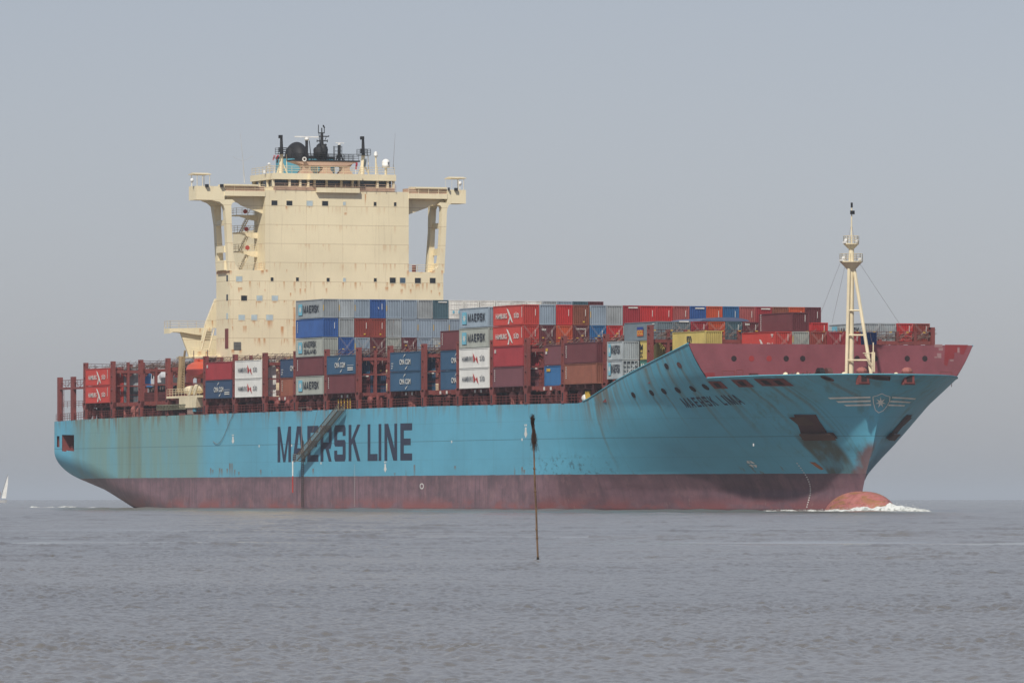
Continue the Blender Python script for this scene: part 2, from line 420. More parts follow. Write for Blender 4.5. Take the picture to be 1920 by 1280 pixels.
    for px, py, L, w in ((1250, 688, 9, .3), (1276, 686, 10, .35), (1188, 742, 3, .2), (1222, 738, 5, .25), (1245, 735, 6, .2), (1271, 733, 4, .3), (1299, 730, 6, .2), (1327, 712, 10, .5), (1350, 724, 5, .3), (1400, 722, 9, .3), (1462, 719, 10, .3), (1440, 719, 5, .3), (1551, 712, 5, .3), (1300, 735, 9, .25), (1210, 690, 6, .4), (1232, 680, 5, .3), (1150, 725, 5, .4)):
        X_, Z_ = hull_at_px(px, py); SPH.append((X_, Z_, L, w))
    RP = [(SPH_[0], SPH_[1], SPH_[2], SPH_[3]) for SPH_ in SPH]
    c = s.mix(s.m('MULTIPLY', s.m('MULTIPLY', runs(s, x, z, RP, .25, 3), .55), s.m('LESS_THAN', y, 0)), c, (0.14, 0.115, 0.055, 1))
    CH = []
    for px, py, L in ((395, 877, 1.6), (399, 880, 1), (412, 877, 1.5), (416, 878, 1.6), (431, 868, 2.6), (435, 868, 2.8), (426, 878, 1.2), (440, 880, 1.4), (448, 884, .8), (489, 880, 1.2), (777, 871, 2.4), (740, 886, .6), (853, 873, .8), (587, 878, 1.3), (979, 875, 1.5), (983, 880, 1)):
        X_, Z_ = at_side(px, py); CH.append((X_, Z_, L, .35))
    c = s.mix(s.m('MULTIPLY', runs(s, x, z, CH, .15, 5), .95), c, (0.19, 0.10, 0.04, 1))
    # scuffs amidships
    sc1 = s.m('MULTIPLY', s.m('MULTIPLY', s.ramp(x, 226, 240, 0, 1), s.ramp(x, 262, 250, 0, 1)), s.ramp(z, 9.0, 6.6, 0, 1))
    scn = s.noise((.9, .3, 1.4), 7, .75, off=(4, 0, 4))
    c = s.mix(s.m('MULTIPLY', sc1, s.ramp(scn, .52, .60, 0, .6)), c, (0.035, 0.05, 0.06, 1))
    # chipped rust just above the boot top
    bt = s.ramp(z, 7.2, 5.3, 0, 1); btn = s.noise((.8, .2, .22), 5, .7, off=(6, 1, 6)); bx = s.noise((.06, .06, 0), 2, .5, off=(3, 0, 0))
    c = s.mix(s.m('MULTIPLY', s.m('MULTIPLY', bt, s.ramp(bx, .5, .6, 0, 1)), s.ramp(btn, .60, .66, 0, .9)), c, (0.17, 0.10, 0.045, 1))
    # antifouling
    RB = (0.205, 0.115, 0.135, 1)
    bn1 = s.noise((.10, .1, .25), 5, .65, off=(1, 1, 0)); bn2 = s.noise((1.3, .3, .08), 5, .65, off=(1, 7, 0))
    d = s.scalecol(RB, s.ramp(bn1, .3, .7, .70, 1.28))
    d = s.mix(s.ramp(z, 4.0, 5.2, 0, .45), d, (0.085, 0.065, 0.072, 1))
    d = s.mix(s.ramp(bn2, .46, .70, 0, .65), d, (0.085, 0.06, 0.07, 1))
    md = s.noise((.40, .3, .28), 7, .75, off=(3, 8, 3))
    d = s.mix(s.ramp(md, .36, .48, .5, 0), d, (.095, .062, .075, 1)); d = s.mix(s.ramp(md, .52, .62, 0, .5), d, (.31, .175, .18, 1))
    pk = s.m('MULTIPLY', s.ramp(z, 2.6, .3, 0, 1), s.ramp(s.noise((.13, .1, .25), 6, .7, off=(5, 5, 5)), 0.42, .58, 0, .85))
    d = s.mix(pk, d, (0.30, 0.085, 0.075, 1))
    wsc = s.noise((2.2, .4, .45), 6, .8, off=(8, 0, 8)); wr = s.noise((.05, .05, 0), 2, .5, off=(12, 0, 0))
    d = s.mix(s.m('MULTIPLY', s.m('MULTIPLY', s.ramp(wsc, .58, .65, 0, .8), s.ramp(wr, .45, .6, 0, 1)), s.ramp(z, 4.4, 1.5, .3, 1)), d, (0.42, 0.34, 0.30, 1))
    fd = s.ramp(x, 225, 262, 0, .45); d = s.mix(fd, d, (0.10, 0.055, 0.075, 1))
    wt = s.m('ADD', 5.25, s.m('MULTIPLY', s.m('SUBTRACT', s.noise((.5, .5, .5), 3), .5), .12))
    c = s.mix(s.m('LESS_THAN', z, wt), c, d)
    wet = s.ramp(z, .55, .15, 0, .7); c = s.mix(wet, c, (0.03, 0.02, 0.02, 1))
    s.fin(c, .42, 0, .4); MATS['hull'] = m; return m
M_HULL = mat_hull()

def build_hull():
    V = []; Fc = []; E = []
    def sheet(cols, flip):
        """cols: list of columns of (pt, edge) - same length"""
        base = len(V); n = len(cols[0])
        for col in cols:
            for p, e in col: V.append(p); E.append(e)
        for i in range(len(cols) - 1):
            for j in range(n - 1):
                a, b, c, d = base + i * n + j, base + (i + 1) * n + j, base + (i + 1) * n + j + 1, base + i * n + j + 1
                xa = [V[k] for k in (a, b, c, d)]
                mx = sum(p[0] for p in xa) / 4; mz = sum(p[2] for p in xa) / 4
                if mx < 13 and ((4.7 < mx < 11.7 and 10.0 < mz < 12.7) or (1.3 < mx < 2.9 and 10.7 < mz < 12.6)): continue
                Fc.append((a, b, c, d) if not flip else (a, d, c, b))
    NZ = 72
    for side in (-1, 1):
        cols = []
        xs = list(np.arange(0, 30, .5)) + list(np.arange(30, 80, 1.0)) + list(np.arange(80, 228.1, 4.0))
        for X in xs:
            zt = sheer(X); zb = float(np.interp(X, [0, 15, 32, 50, 75], [3.9, 2.2, -.6, -3, -4.0]))
            col = []
            for j in range(NZ + 1):
                r = j / NZ; r = r ** 1.5 if X < 75 else r
                z = zb + (zt - zb) * r
                col.append(((float(X), side * half(X, z if j else z + 1e-4), z), zt - z))
            cols.append(col)
        sheet(cols, side > 0)
        ustar = (289.8 - 228) / (stemX(20.5) - 228)
        def col_u(u, top):
            zt = 15.0
            XU = lambda z: 228 + 61.8 * u / ustar if u <= ustar else 289.8 + (stemX(z) - 289.8) * (u - ustar) / (1 - ustar)
            for k in range(30):
                X = XU(zt); zt = .5 * zt + .5 * top(X)
            col = []
            for j in range(NZ + 1):
                z = -4 + (zt + 4) * j / NZ; X = XU(z)
                col.append(((X, side * half(X, z), z), zt - z))
            return col
        us = [u for u in np.linspace(0, ustar, 60)]
        sheet([col_u(u, sheer) for u in us], side > 0)
        us2 = [ustar + (1 - ustar) * (1 - (1 - w) ** 2.2) for w in np.linspace(0, 1, 44)]
        us2 = [min(u, 1.0) for u in us2]
        sheet([col_u(u, ftop) for u in us2], side > 0)
    # transom
    zs = np.linspace(3.95, 15.1, 24)
    for a, b in zip(zs[:-1], zs[1:]):
        i = len(V); V.extend([(0, -half(0, a), a), (0, half(0, a), a), (0, half(0, b), b), (0, -half(0, b), b)]); E.extend([15.1 - a, 15.1 - a, 15.1 - b, 15.1 - b]); Fc.append((i, i + 3, i + 2, i + 1))
    me = bpy.data.meshes.new("hull"); me.from_pydata([tuple(map(float, v)) for v in V], [], Fc); me.update()
    bm = bmesh.new(); bm.from_mesh(me); lay = bm.verts.layers.float.new('edge')
    bm.verts.ensure_lookup_table()
    for v, e in zip(bm.verts, E): v[lay] = float(e)
    bmesh.ops.remove_doubles(bm, verts=bm.verts[:], dist=.004)
    bmesh.ops.recalc_face_normals(bm, faces=bm.faces[:])
    bm.to_mesh(me); bm.free()
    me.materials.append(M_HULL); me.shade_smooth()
    o = bpy.data.objects.new("hull", me); C.objects.link(o); o.parent = SH
    return o
hull = build_hull()

# bulbous bow
def build_bulb():
    m = bpy.data.materials.new("bulb_paint"); s = N(m); x, y, z = s.xyz()[:3]
    n1 = s.noise((.5, .5, 1.2), 6, .7); n2 = s.noise((.22, .5, 1.5), 6, .7, off=(3, 3, 3))
    c = s.mix(s.ramp(n1, .35, .65), (0.46, 0.18, 0.16, 1), (0.34, 0.11, 0.10, 1))
    c = s.mix(s.ramp(n2, .48, .56, 0, .8), c, (0.30, 0.15, 0.06, 1)); c = s.mix(s.ramp(s.noise((.6, 1.0, 3.0), 6, .75, off=(7, 1, 7)), .55, .62, 0, .7), c, (0.10, 0.06, 0.05, 1))
    s.fin(c, .5)
    mb = MB(); mb.ball((299.6, 0, -1.3), 10.2, 3.5, 4.1, 48, 28)
    mb.v = [(299.6 + 9.8 * ((x - 299.6) / 10.2) ** .62 if x > 299.6 else x, y, z - .25 * max(0, (x - 305) / 5) ** 2) for x, y, z in mb.v]
    o = mb.build("bulbous_bow", m, SH, True); return o
build_bulb()

# deck plating, forecastle deck, stern recesses
def build_decks():
    mb = MB(); xs = list(np.arange(0.3, 289, 6.0)) + [289.2]
    for a, b in zip(xs[:-1], xs[1:]):
        z = lambda X: min(sheer(X), 15.6) - .25
        mb.poly([(a, -half(a, 15) + .1, z(a)), (b, -half(b, 15) + .1, z(b)), (b, half(b, 15) - .1, z(b)), (a, half(a, 15) - .1, z(a))])
    mb.build("main_deck", M_REDD, SH)
    mb = MB(); xs = list(np.linspace(289.9, stemX(17.2) - .3, 24))
    for a, b in zip(xs[:-1], xs[1:]):
        mb.poly([(a, -half(a, 17.2), 17.2), (b, -half(b, 17.2), 17.2), (b, half(b, 17.2), 17.2), (a, half(a, 17.2), 17.2)])
    mb.build("forecastle_deck", M_RED, SH)
    # bulwark cap rail round the bow
    us = np.linspace(289.8, 310.55, 60)
    st = [hp(float(X), ftop(X), -1) for X in us]; pt = [hp(float(X), ftop(X), 1) for X in us]
    for L in (st, pt):
        mb = MB()
        for a, b in zip(L[:-1], L[1:]): mb.tube(a + Vector((0, 0, .05)), b + Vector((0, 0, .05)), .11, n=5)
        mb.build("bulwark_rail", M_TEAL, SH)
    for side in (-1, 1):
        mb = MB()
        L = [hp(float(X), sheer(X), side) for X in np.linspace(254, 289.8, 40)]
        for a, b in zip(L[:-1], L[1:]): mb.tube(a, b, .12, n=5)
        mb.build("bulwark_rail", M_TEAL, SH)
    # mooring deck recess at the stern
    mb = MB()
    for x0, x1, z0, z1, d in ((4.5, 12.0, 9.85, 12.95, 7.0), (1.2, 3.0, 10.6, 12.8, 3.0)):
        y0, y1 = -23.15, -23.15 + d
        mb.poly([(x0, y1, z0), (x1, y1, z0), (x1, y1, z1), (x0, y1, z1)])
        mb.poly([(x0, y0, z0), (x1, y0, z0), (x1, y1, z0), (x0, y1, z0)]); mb.poly([(x0, y0, z1), (x0, y1, z1), (x1, y1, z1), (x1, y0, z1)])
        mb.poly([(x0, y0, z0), (x0, y1, z0), (x0, y1, z1), (x0, y0, z1)]); mb.poly([(x1, y0, z0), (x1, y0, z1), (x1, y1, z1), (x1, y1, z0)])
    mb.box(8.2, 8.9, -21.5, -20.5, 9.85, 12.9); mb.box(9.5, 11.6, -22.4, -21.5, 9.86, 11.1); mb.box(5.2, 6.4, -21.9, -21.0, 9.86, 10.9)
    mb.build("mooring_recess", M_RED, SH)
build_decks()

# lettering on the hull side
def hull_letters():
    X0 = 480; k = 1920 / 380.0
    spec = [('M', 205, 333), ('A', 347, 470), ('E', 487, 592), ('R', 612, 718), ('S', 742, 850), ('K', 878, 990), ('L', 1058, 1152), ('I', 1162, 1188), ('N', 1218, 1338), ('E', 1368, 1480)]
    z0, z1 = 7.55, 13.15
    for ch, a, b in spec:
        xa = at_side(X0 + a / k, 830)[0]; xb = at_side(X0 + b / k, 830)[0]
        mb = MB()
        for p in BLOCK[ch]:
            mb.poly([(xa + (xb - xa) * u, -BH - .02, z0 + (z1 - z0) * v) for u, v in p])
        mb.build("hull_letter", M_NAVY, SH)
hull_letters()
def wrap(polys, fn, mb, step=.4):
    """lay 2d polygons on a curved surface, cut small enough to follow it"""
    bm = bmesh.new()
    for p in polys:
        vs = [bm.verts.new((a, b, 0)) for a, b in p]
        try: bm.faces.new(vs)
        except ValueError: pass
    bmesh.ops.triangulate(bm, faces=bm.faces[:])
    for it in range(4):
        e = [e for e in bm.edges if e.calc_length() > step]
        if not e: break
        bmesh.ops.subdivide_edges(bm, edges=e, cuts=1)
        bmesh.ops.triangulate(bm, faces=bm.faces[:])
    bm.verts.ensure_lookup_table(); i = len(mb.v)
    for v in bm.verts: mb.v.append(tuple(fn(v.co.x, v.co.y)))
    for f in bm.faces: mb.f.append(tuple(i + v.index for v in f.verts))
    bm.free()
def bow_name():
    Xa, za = hull_at_px(1288, 764); Xb, zb = hull_at_px(1398, 757)
    polys, w = block_text("MAERSK LIMA", 1.30, 1.0, .38, .9)
    nm = empty("ship_name"); nm.parent = SH; x = 0
    for ch in "MAERSK LIMA":
        if ch == ' ': x += .9; continue
        cw = WID.get(ch, 1.0); mb = MB()
        wrap([[(x + a * cw, b * 1.3) for a, b in p] for p in BLOCK[ch]], lambda a, b: hp(Xa + (Xb - Xa) * a / w, za + (zb - za) * a / w + b, -1, .04), mb)
        mb.build("letter", M_NAVY, nm); x += cw + .38
bow_name()
def emblem():
    mb = MB()
    def on(Y, z, off=.05):
        X = hull_x(abs(Y), z); e = .05
        dz = (hull_x(abs(Y), z + e) - hull_x(abs(Y), z - e)) / (2 * e); dy = (hull_x(abs(Y) + e, z) - hull_x(max(abs(Y) - e, 0), z)) / (2 * e) * (1 if Y >= 0 else -1)
        n = Vector((1, -dy, -dz)).normalized()
        return Vector((X, Y, z)) + n * off
    zf = lambda py: ZC + (HOR - py) / 13.72
    # find Y whose hull point projects at a given px
    def Yat(px, z):
        a, b = -14.0, 9.0
        for k in range(50):
            m = (a + b) / 2
            if proj(hull_x(abs(m), z), m, z)[0] < px: a = m
            else: b = m
        return (a + b) / 2
    def quad(pts): # pts in photo px; mapped to (Y,z)
        return [(Yat(px, zf(py)), zf(py)) for px, py in pts]
    polys = []
    k = 4.414; ox, oy = 1420, 680
    P = lambda a, b: (ox + a / k, oy + b / k)
    for pts in ([(583, 287), (936, 280), (936, 294), (602, 301)], [(650, 317), (938, 310), (938, 325), (672, 330)], [(716, 347), (942, 342), (942, 356), (738, 360)],
                [(1115, 281), (1313, 290), (1306, 301), (1113, 294)], [(1101, 313), (1271, 319), (1258, 330), (1096, 326)], [(1085, 344), (1222, 347), (1214, 358), (1080, 357)]):
        polys.append(quad([P(a, b) for a, b in pts]))
    sh = [(1030, 254), (1062, 270), (1100, 280), (1096, 320), (1072, 362), (1040, 400), (1002, 417), (975, 395), (962, 350), (953, 281), (990, 272)]
    cen = (1025, 330)
    inner = [((a - cen[0]) * .90 + cen[0], (b - cen[1]) * .92 + cen[1]) for a, b in sh]
    for i in range(len(sh)):
        j = (i + 1) % len(sh); polys.append(quad([P(*sh[i]), P(*sh[j]), P(*inner[j]), P(*inner[i])]))
    cx, cy = 1020, 330; n = 7
    rim = []
    for i in range(2 * n):
        r = 46 if i % 2 == 0 else 17; t = -math.pi / 2 + math.pi * i / n
        rim.append((cx + r * math.cos(t) * .97, cy + r * math.sin(t)))
    for i in range(2 * n): polys.append(quad([P(cx, cy), P(*rim[i]), P(*rim[(i + 1) % (2 * n)])]))
    wrap(polys, lambda a, b: on(a, b), mb, .35)
    mb.build("bow_emblem", M_MARK, SH)
emblem()

def patch(name, pxc, pyc, polyfn, mat, off=.05, side=-1, depth=None):
    """a fitting on the flared plating: polygon in (du along X, dv along z) metres"""
    X, z = hull_at_px(pxc, pyc, side)
    mb = MB(); wrap([[(a, b) for a, b in polyfn]], lambda a, b: hp(X + a, z + b, side, off), mb, .6)
    return mb.build(name, mat, SH)
def disc(r, n=12, ry=None): ry = ry or r; return [(r * math.cos(2 * math.pi * i / n), ry * math.sin(2 * math.pi * i / n)) for i in range(n)]
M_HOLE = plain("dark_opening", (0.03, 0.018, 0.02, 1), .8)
M_PIPE = paint("port_rim", (0.12, 0.05, 0.045, 1), .3, .3)
for i, (a, b) in enumerate([(1188, 740), (1222, 736), (1245, 733), (1271, 731), (1299, 728.5), (1323, 725), (1250, 686)]):
    o = patch("mooring_hole", a, b, disc(.52, 12, .42), M_HOLE)
patch("mooring_hole", 1274, 684, disc(.52, 12, .42), M_PIPE)
def chock(px, py, w, h, side=-1):
    X, z = hull_at_px(px, py, side); mb = MB()
    wrap([[(-w, -h), (w, -h), (w, h), (-w, h)]], lambda a, b: hp(X + a, z + b, side, .06), mb, .6)
    o = mb.build("fairlead", M_RED, SH)
    mb = MB(); wrap([[(-w * .35, -h * .6), (w * .35, -h * .6), (w * .35, h * .6), (-w * .35, h * .6)]], lambda a, b: hp(X + a, z + b, side, .12), mb, .6)
    r = mb.build("roller", M_HOLE, o)
for px, py in ((1346, 721), (1392, 718), (1437, 716), (1461, 716)): chock(px, py, 1.25, .5)
for px, py in ((1551, 709), (1661, 708), (1741, 709)):
    patch("oval_fairlead", px, py, disc(.42, 12, .38), M_PIPE); patch("oval_opening", px, py, disc(.24, 10, .22), M_HOLE, .10)
def bigchock(Y, z):
    X = hull_x(abs(Y), z); mb = MB()
    mb.box(X - .6, X + .45, Y - .75, Y + .75, z - .55, z + .85)
    mb.prism([(X + .3, Y - .95, z - .75), (X + .3, Y + .95, z - .75), (X + .3, Y + .7, z + .9), (X + .3, Y - .7, z + .9)], (-.5, 0, 0))
    o = mb.build("roller_fairlead", M_RED, SH)
    h = MB().box(X + .42, X + .50, Y - .4, Y + .4, z - .35, z + .5).build("fairlead_opening", M_HOLE, o)
    MB().ball((X - .3, Y, z + 1.1), .7, .8, .55, 10, 6).build("mooring_roller", paint("salmon_paint", (.36, .13, .11, 1), .2, .3), o)
bigchock(-3.6, 18.0); bigchock(3.0, 18.0)
# anchor pockets
def anchor(side):
    mb = MB(); k = 4.414; ox, oy = 1420, 680
    if side < 0: pts = [(303, 425), (487, 425), (515, 480), (575, 565), (585, 632), (372, 632), (355, 560)]
    else: pts = [(1255, 427), (1298, 430), (1185, 545), (1145, 630), (1108, 640), (1120, 580)]
    XZ = [hull_at_px(ox + a / k, oy + b / k, -1) for a, b in pts] if side < 0 else None
    if side > 0: XZ = ANCH
    wrap([XZ], lambda a, b: hp(a, b, side, .08), mb, .6)
    o = mb.build("anchor_pocket", paint("anchor_pocket_paint", (0.085, 0.035, 0.035, 1), .4, .4), SH)
    xs = [p[0] for p in XZ]; zs = [p[1] for p in XZ]; xc = sum(xs) / len(xs); z0, z1 = min(zs), max(zs)
    mb = MB()   # anchor: crown with flukes and shank
    lo = [(xc - 2.3, z0 + .15), (xc + 2.2, z0 + .15), (xc + 2.2, z0 + .95), (xc - 2.3, z0 + .95)]
    wrap([lo], lambda a, b: hp(a, b, side, .55), mb, .8); wrap([[(a, b + .02) for a, b in lo]], lambda a, b: hp(a, b, side, .12), mb, .8)
    wrap([[(xc - 1.5, z0 + 2.0), (xc + .9, z0 + 2.0), (xc + .6, z1 - .3), (xc - 1.8, z1 - .3)]], lambda a, b: hp(a, b, side, .16), mb, .8)
    mb.tube(hp(xc - 2.2, z0 + .95, side, .5), hp(xc + 2.0, z0 + .95, side, .5), .16)
    mb.build("anchor", paint("anchor_rust", (0.10, 0.05, 0.035, 1), .5, .4), o)
    return XZ
ANCH = anchor(-1); anchor(1)
X, z = hull_at_px(1533, 872); mb = MB(); wrap([[(-.8, .5), (0, .45), (.3, 0), (.6, -.5), (0, -.6), (-.4, -.2)]], lambda a, b: hp(X + a, z + b, -1, .05), mb, .4); mb.build("primer_patch", plain("orange_primer", (.35, .13, .05, 1)), SH)
# thruster mark, plimsoll, draft marks, tug arrows
def marks():
    mb = MB()
    X, z = hull_at_px(1410, 869)
    for qd in range(4):
        t0 = math.pi / 2 * qd + .15; pts = [(.1 * math.cos(t0 + .6), .1 * math.sin(t0 + .6))] + [(.62 * math.cos(t0 + i * .4), .5 * math.sin(t0 + i * .4)) for i in range(4)]
        wrap([pts], lambda a, b: hp(X + a, z + b, -1, .05), mb)
    mb.build("thruster_mark", M_MARK, SH)
    mb = MB()
    for i in range(20):
        py = 868 + i * 4.3; px = 1495 + 25 * math.sin(min(1, (py - 868) / 50) * math.pi / 2) - max(0, py - 925) * .27
        X, z = hull_at_px(px, py)
        if z > .3: mb = MB(); wrap([[(-.11, -.06), (.11, -.06), (.11, .06), (-.11, .06)]], lambda a, b: hp(X + a, z + b, -1, .05), mb); mb.build("draft_mark", M_MARK, SH)
    X0 = at_side(665, 900)[0]
    for i in range(20): z = 6.9 - i * .33; MB().box(X0 - .14, X0 + .14, -BH - .03, -BH - .01, z, z + .08).build("draft_mark", M_MARK, SH)
    for px, py, h in ((437, 823, 18), (722.5, 875, 20), (986, 808, 24)):
        X, z = at_side(px, py); s = h / 12 * .5; y = -BH - .02
        mb = MB().poly([(X - .35, y, z), (X - .65, y, z - .45 * s), (X, y, z - s), (X + .65, y, z - .45 * s), (X + .35, y, z)]).poly([(X - .35, y, z + .55 * s), (X - .35, y, z), (X + .35, y, z), (X + .35, y, z + .55 * s)])
        mb.poly([(X - .5, y, z + .75 * s), (X - .1, y, z + .75 * s), (X - .1, y, z + s), (X - .5, y, z + s)]); mb.poly([(X + .1, y, z + .75 * s), (X + .5, y, z + .75 * s), (X + .5, y, z + s), (X + .1, y, z + s)])
        mb.build("tug_arrow", M_MARK, SH)
    mb = MB(); X, z = at_side(791, 911)
    for i in range(14):
        a, b = 2 * math.pi * i / 14, 2 * math.pi * (i + 1) / 14; f = lambda t, r: (X + 2 * r * math.cos(t), -BH - .02, z + r * math.sin(t))
        mb.poly([f(a, .3), f(b, .3), f(b, .45), f(a, .45)])
    mb.build("load_line_mark", M_MARK, SH)
    mb = MB()
    for px, py in ((486, 838), (547, 837), (602, 870), (847, 830), (979, 826), (1413, 836)):
        X, z = at_side(px, py); mb.box(X - .2, X + .2, -BH - .03, -BH - .01, z, z + .35)
    mb.build("hull_tick_marks", M_MARK, SH)
marks()

# breakwater across the forecastle
BX = 289.9
def breakwater():
    c = [at_front(*p, BX) for p in ((1293.5, 643.5), (1817, 645), (1787, 707), (1322.7, 711))]
    mb = MB(); z0 = 16.8
    yl, yr = c[0][0] + .1, c[1][0]; bl, br = c[3][0] + .15, c[2][0]
    zz = [z0, 18.0, 19.5, 21.0, 22.3, c[0][1]]
    L = [(BX, -half(BX, z) + .04, z) for z in zz]; R_ = [(BX, half(BX, z) - .04, z) for z in reversed(zz)]
    mb.prism(L + R_, (-.35, 0, 0))
    for y in np.arange(-15, 15.5, 2.5): mb.box(BX - 1.2, BX - .35, y - .05, y + .05, z0, c[0][1] - .2)
    o = mb.build("breakwater", M_BRK, SH)
    for i, (px, red) in enumerate(((1376, 0), (1409, 1), (1442, 1), (1474, 0), (1505, 0), (1607, 0), (1641, 0), (1701, 0), (1734, 0))):
        Y, z = at_front(px, 672, BX); m = MB(); m.tube((BX - .05, Y, z), (BX + .03, Y, z), .40, n=14); m.build("porthole", paint("bright_red_patch", (.33, .04, .04, 1), .1, .2) if red else M_HOLE, o)
    # touched-up paint
    P = lambda px, py: (BX + .012,) + at_front(px, py, BX)
    m = MB().poly([P(1321, 699), P(1340, 698), P(1340, 708.5), P(1325, 709.5)]).poly([P(1772, 646), P(1815, 646.5), P(1807, 664.5), P(1800, 664), P(1800, 650), P(1795, 650), P(1795, 660), P(1789, 661), P(1789, 672), P(1779, 673), P(1776, 686), P(1770, 683)])
    m.build("fresh_paint_patch", FRESH) if False else None
    for ff in m.f: MB().poly([m.v[k] for k in ff]).build("fresh_paint_patch", paint("fresh_red_paint", (.26, .035, .04, 1), .05, .2), o)
    m = MB()
    for px, py, w, h in ((1752, 645.5, 15, 5), (1760, 652, 8, 5), (1757, 662, 8, 9), (1752, 668, 6, 3), (1795, 652, 4, 9), (1781, 674, 7, 3)):
        m.poly([P(px, py), P(px + w, py), P(px + w, py + h), P(px, py + h)])
    m.build("worn_paint_patch", paint("worn_pink_paint", (.34, .20, .20, 1), .1, .3), o)
breakwater()

# ------------------------------------------------------------------ lashing bridges, hatches, deck edge
POSTPX = [157, 208, 260, 311, 382, 437, 493, 551, 609, 668.5, 727.5, 791, 857, 920, 984, 1053, 1122]
POSTX = [at_side(p, 760, -23.4)[0] for p in POSTPX]
rng = random.Random(4)
def lashing_bridge(X, ymax, ztop, zw, short=False, rods=True, zbase=None):
    mb = MB(); z0 = sheer(min(X, 250)) + .03 if zbase is None else zbase
    ymax = min(ymax, half(X, z0) + .1)
    n = int(ymax * 2 / 2.6); yy = np.linspace(-ymax + .2, ymax - .2, n + 1)
    for y in yy[1:-1]: mb.box(X - .3, X + .3, y - .2, y + .2, z0, zw + 1.1 if rng.random() > .35 else zw)
    mb.box(X - .25, X + .25, -ymax + .1, ymax - .1, zw - .75, zw - .25)
    for y in yy[:-1]:   # arched brackets under the walkway beam
        for a, b in ((y + .2, y + .95), (y + 2.4, y + 1.65)):
            mb.prism([(X + .1, a, zw - .75), (X + .1, b, zw - .75), (X + .1, a, zw - 1.5)], (-.2, 0, 0))
    if not short:
        mb.box(X - .25, X + .25, -ymax + .1, ymax - .1, zw - 3.0, zw - 2.8)
        mb.box(X - .45, X + .45, -ymax, ymax, 17.75, 18.0)
        for y in yy[:-1]:
            for zz in (18.7, 19.3): mb.tube((X + .3, y, zz), (X + .3, y + 2.6, zz), .03, n=3)
    o = mb.build("lashing_bridge", M_RED, SH)
    for s in (-1, 1):
        m = MB(); y0, y1 = s * ymax, s * (ymax - .55)
        ya, yb = min(y0, y1), max(y0, y1)
        # pedestal, wider at the top, then the post with its slots
        if zbase is None: m.prism([(X - .55, ya, z0), (X + .55, ya, z0), (X + .6, ya, 17.0), (X + 1.15, ya, 18.05), (X - 1.15, ya, 18.05), (X - .6, ya, 17.0)], (0, yb - ya, 0))
        m.box(X - .62, X - .34, ya, yb, 18.05, ztop); m.box(X + .34, X + .62, ya, yb, 18.05, ztop)
        m.box(X - .34, X + .34, ya + (.3 if s < 0 else 0), yb - (.3 if s > 0 else 0), 18.05, ztop)
        for zz in np.arange(18.3, ztop, 2.3): m.box(X - .34, X + .34, ya, yb, zz - .5, zz)
        m.box(X - .34, X + .34, ya, yb, ztop - .3, ztop)
        m.build("lashing_post", M_RED, o)
        if zbase is None: sl = MB().box(X - .28, X + .28, (ya - .004) if s < 0 else yb, ya if s < 0 else yb + .004, 15.7, 16.9).build("lightening_hole", M_HOLE, o)
    m = MB(); m.rail([(X, -ymax + .6, zw - .25), (X, ymax - .6, zw - .25)], 1.3, 1.3, .04)
    m.build("walkway_rail", M_REDD, o)
    if rods:
        m = MB()
        for k in range(int(ymax * 13)):
            y = rng.uniform(-ymax + .4, ymax - .8); z = zw - .2 + rng.random() * .5; l = rng.uniform(.6, 2.2); t = rng.uniform(-.9, .9)
            m.tube((X + rng.uniform(-.3, .5), y, z), (X + rng.uniform(-.3, .5), y + l * math.cos(t), min(ztop + .1, z + abs(l * math.sin(t)))), .035, n=3)
        m.build("lashing_rods", M_GREY, o)
    return o
for i, X in enumerate(POSTX):
    lashing_bridge(X, 23.35, 24.95, 23.7)
lashing_bridge(275.6, 21.9, 25.9, 24.2, rods=True, short=True, zbase=17.7)
# low stern frames
def stern_frame(X):
    for y in (-23.2, 23.2, -14, 14):
        mb = MB(); s = 1 if y < 0 else -1; mb.box(X - .55, X + .55, min(y, y + .7 * s), max(y, y + .7 * s), 15.15, 22.7)
        mb.build("stern_lashing_post", M_RED, SH)
xA, xB = at_side(109, 790)[0], at_side(134, 790)[0]
for X in (xA, xB): stern_frame(X)
mb = MB(); mb.box(xA, POSTX[0], -23.1, -22.5, 20.55, 20.9)
mb.box(xA, POSTX[0], 22.5, 23.1, 20.55, 20.9)
for z in (20.9,): mb.rail([(xA, -22.9, z), (POSTX[0], -22.9, z)], 1.2, 1.8, .04)
mb.rail([(xA, -22.9, 17.4), (POSTX[0], -22.9, 17.4)], 1.1, 2.2, .04)
for z in np.arange(15.2, 20.5, .9): mb.tube((xA + .9, -22.9, z), (xA + 2.4, -22.9, z), .04, n=3)
mb.tube((xA + .9, -22.9, 15), (xA + .9, -22.9, 21), .05); mb.tube((xA + 2.4, -22.9, 15), (xA + 2.4, -22.9, 21), .05)
for a, b in ((xA, xB), (xB, POSTX[0])):
    mid = (a + b) / 2
    mb.tube((a + .6, -22.9, 22.1), (mid, -22.9, 20.9), .04); mb.tube((b - .6, -22.9, 22.1), (mid, -22.9, 20.9), .04); mb.tube((a, -22.9, 22.15), (b, -22.9, 22.15), .04)
mb.build("stern_catwalk", M_RED, SH)
mb = MB(); mb.prism([(18.2, -22.6, 18.0), (20.0, -22.6, 18.0), (17.9, -22.6, 15.2), (16.9, -22.6, 15.2)], (0, .5, 0)); mb.box(21.5, 30, -19, 19, 15, 17.6); mb.build("stern_bracket", M_RED, SH)
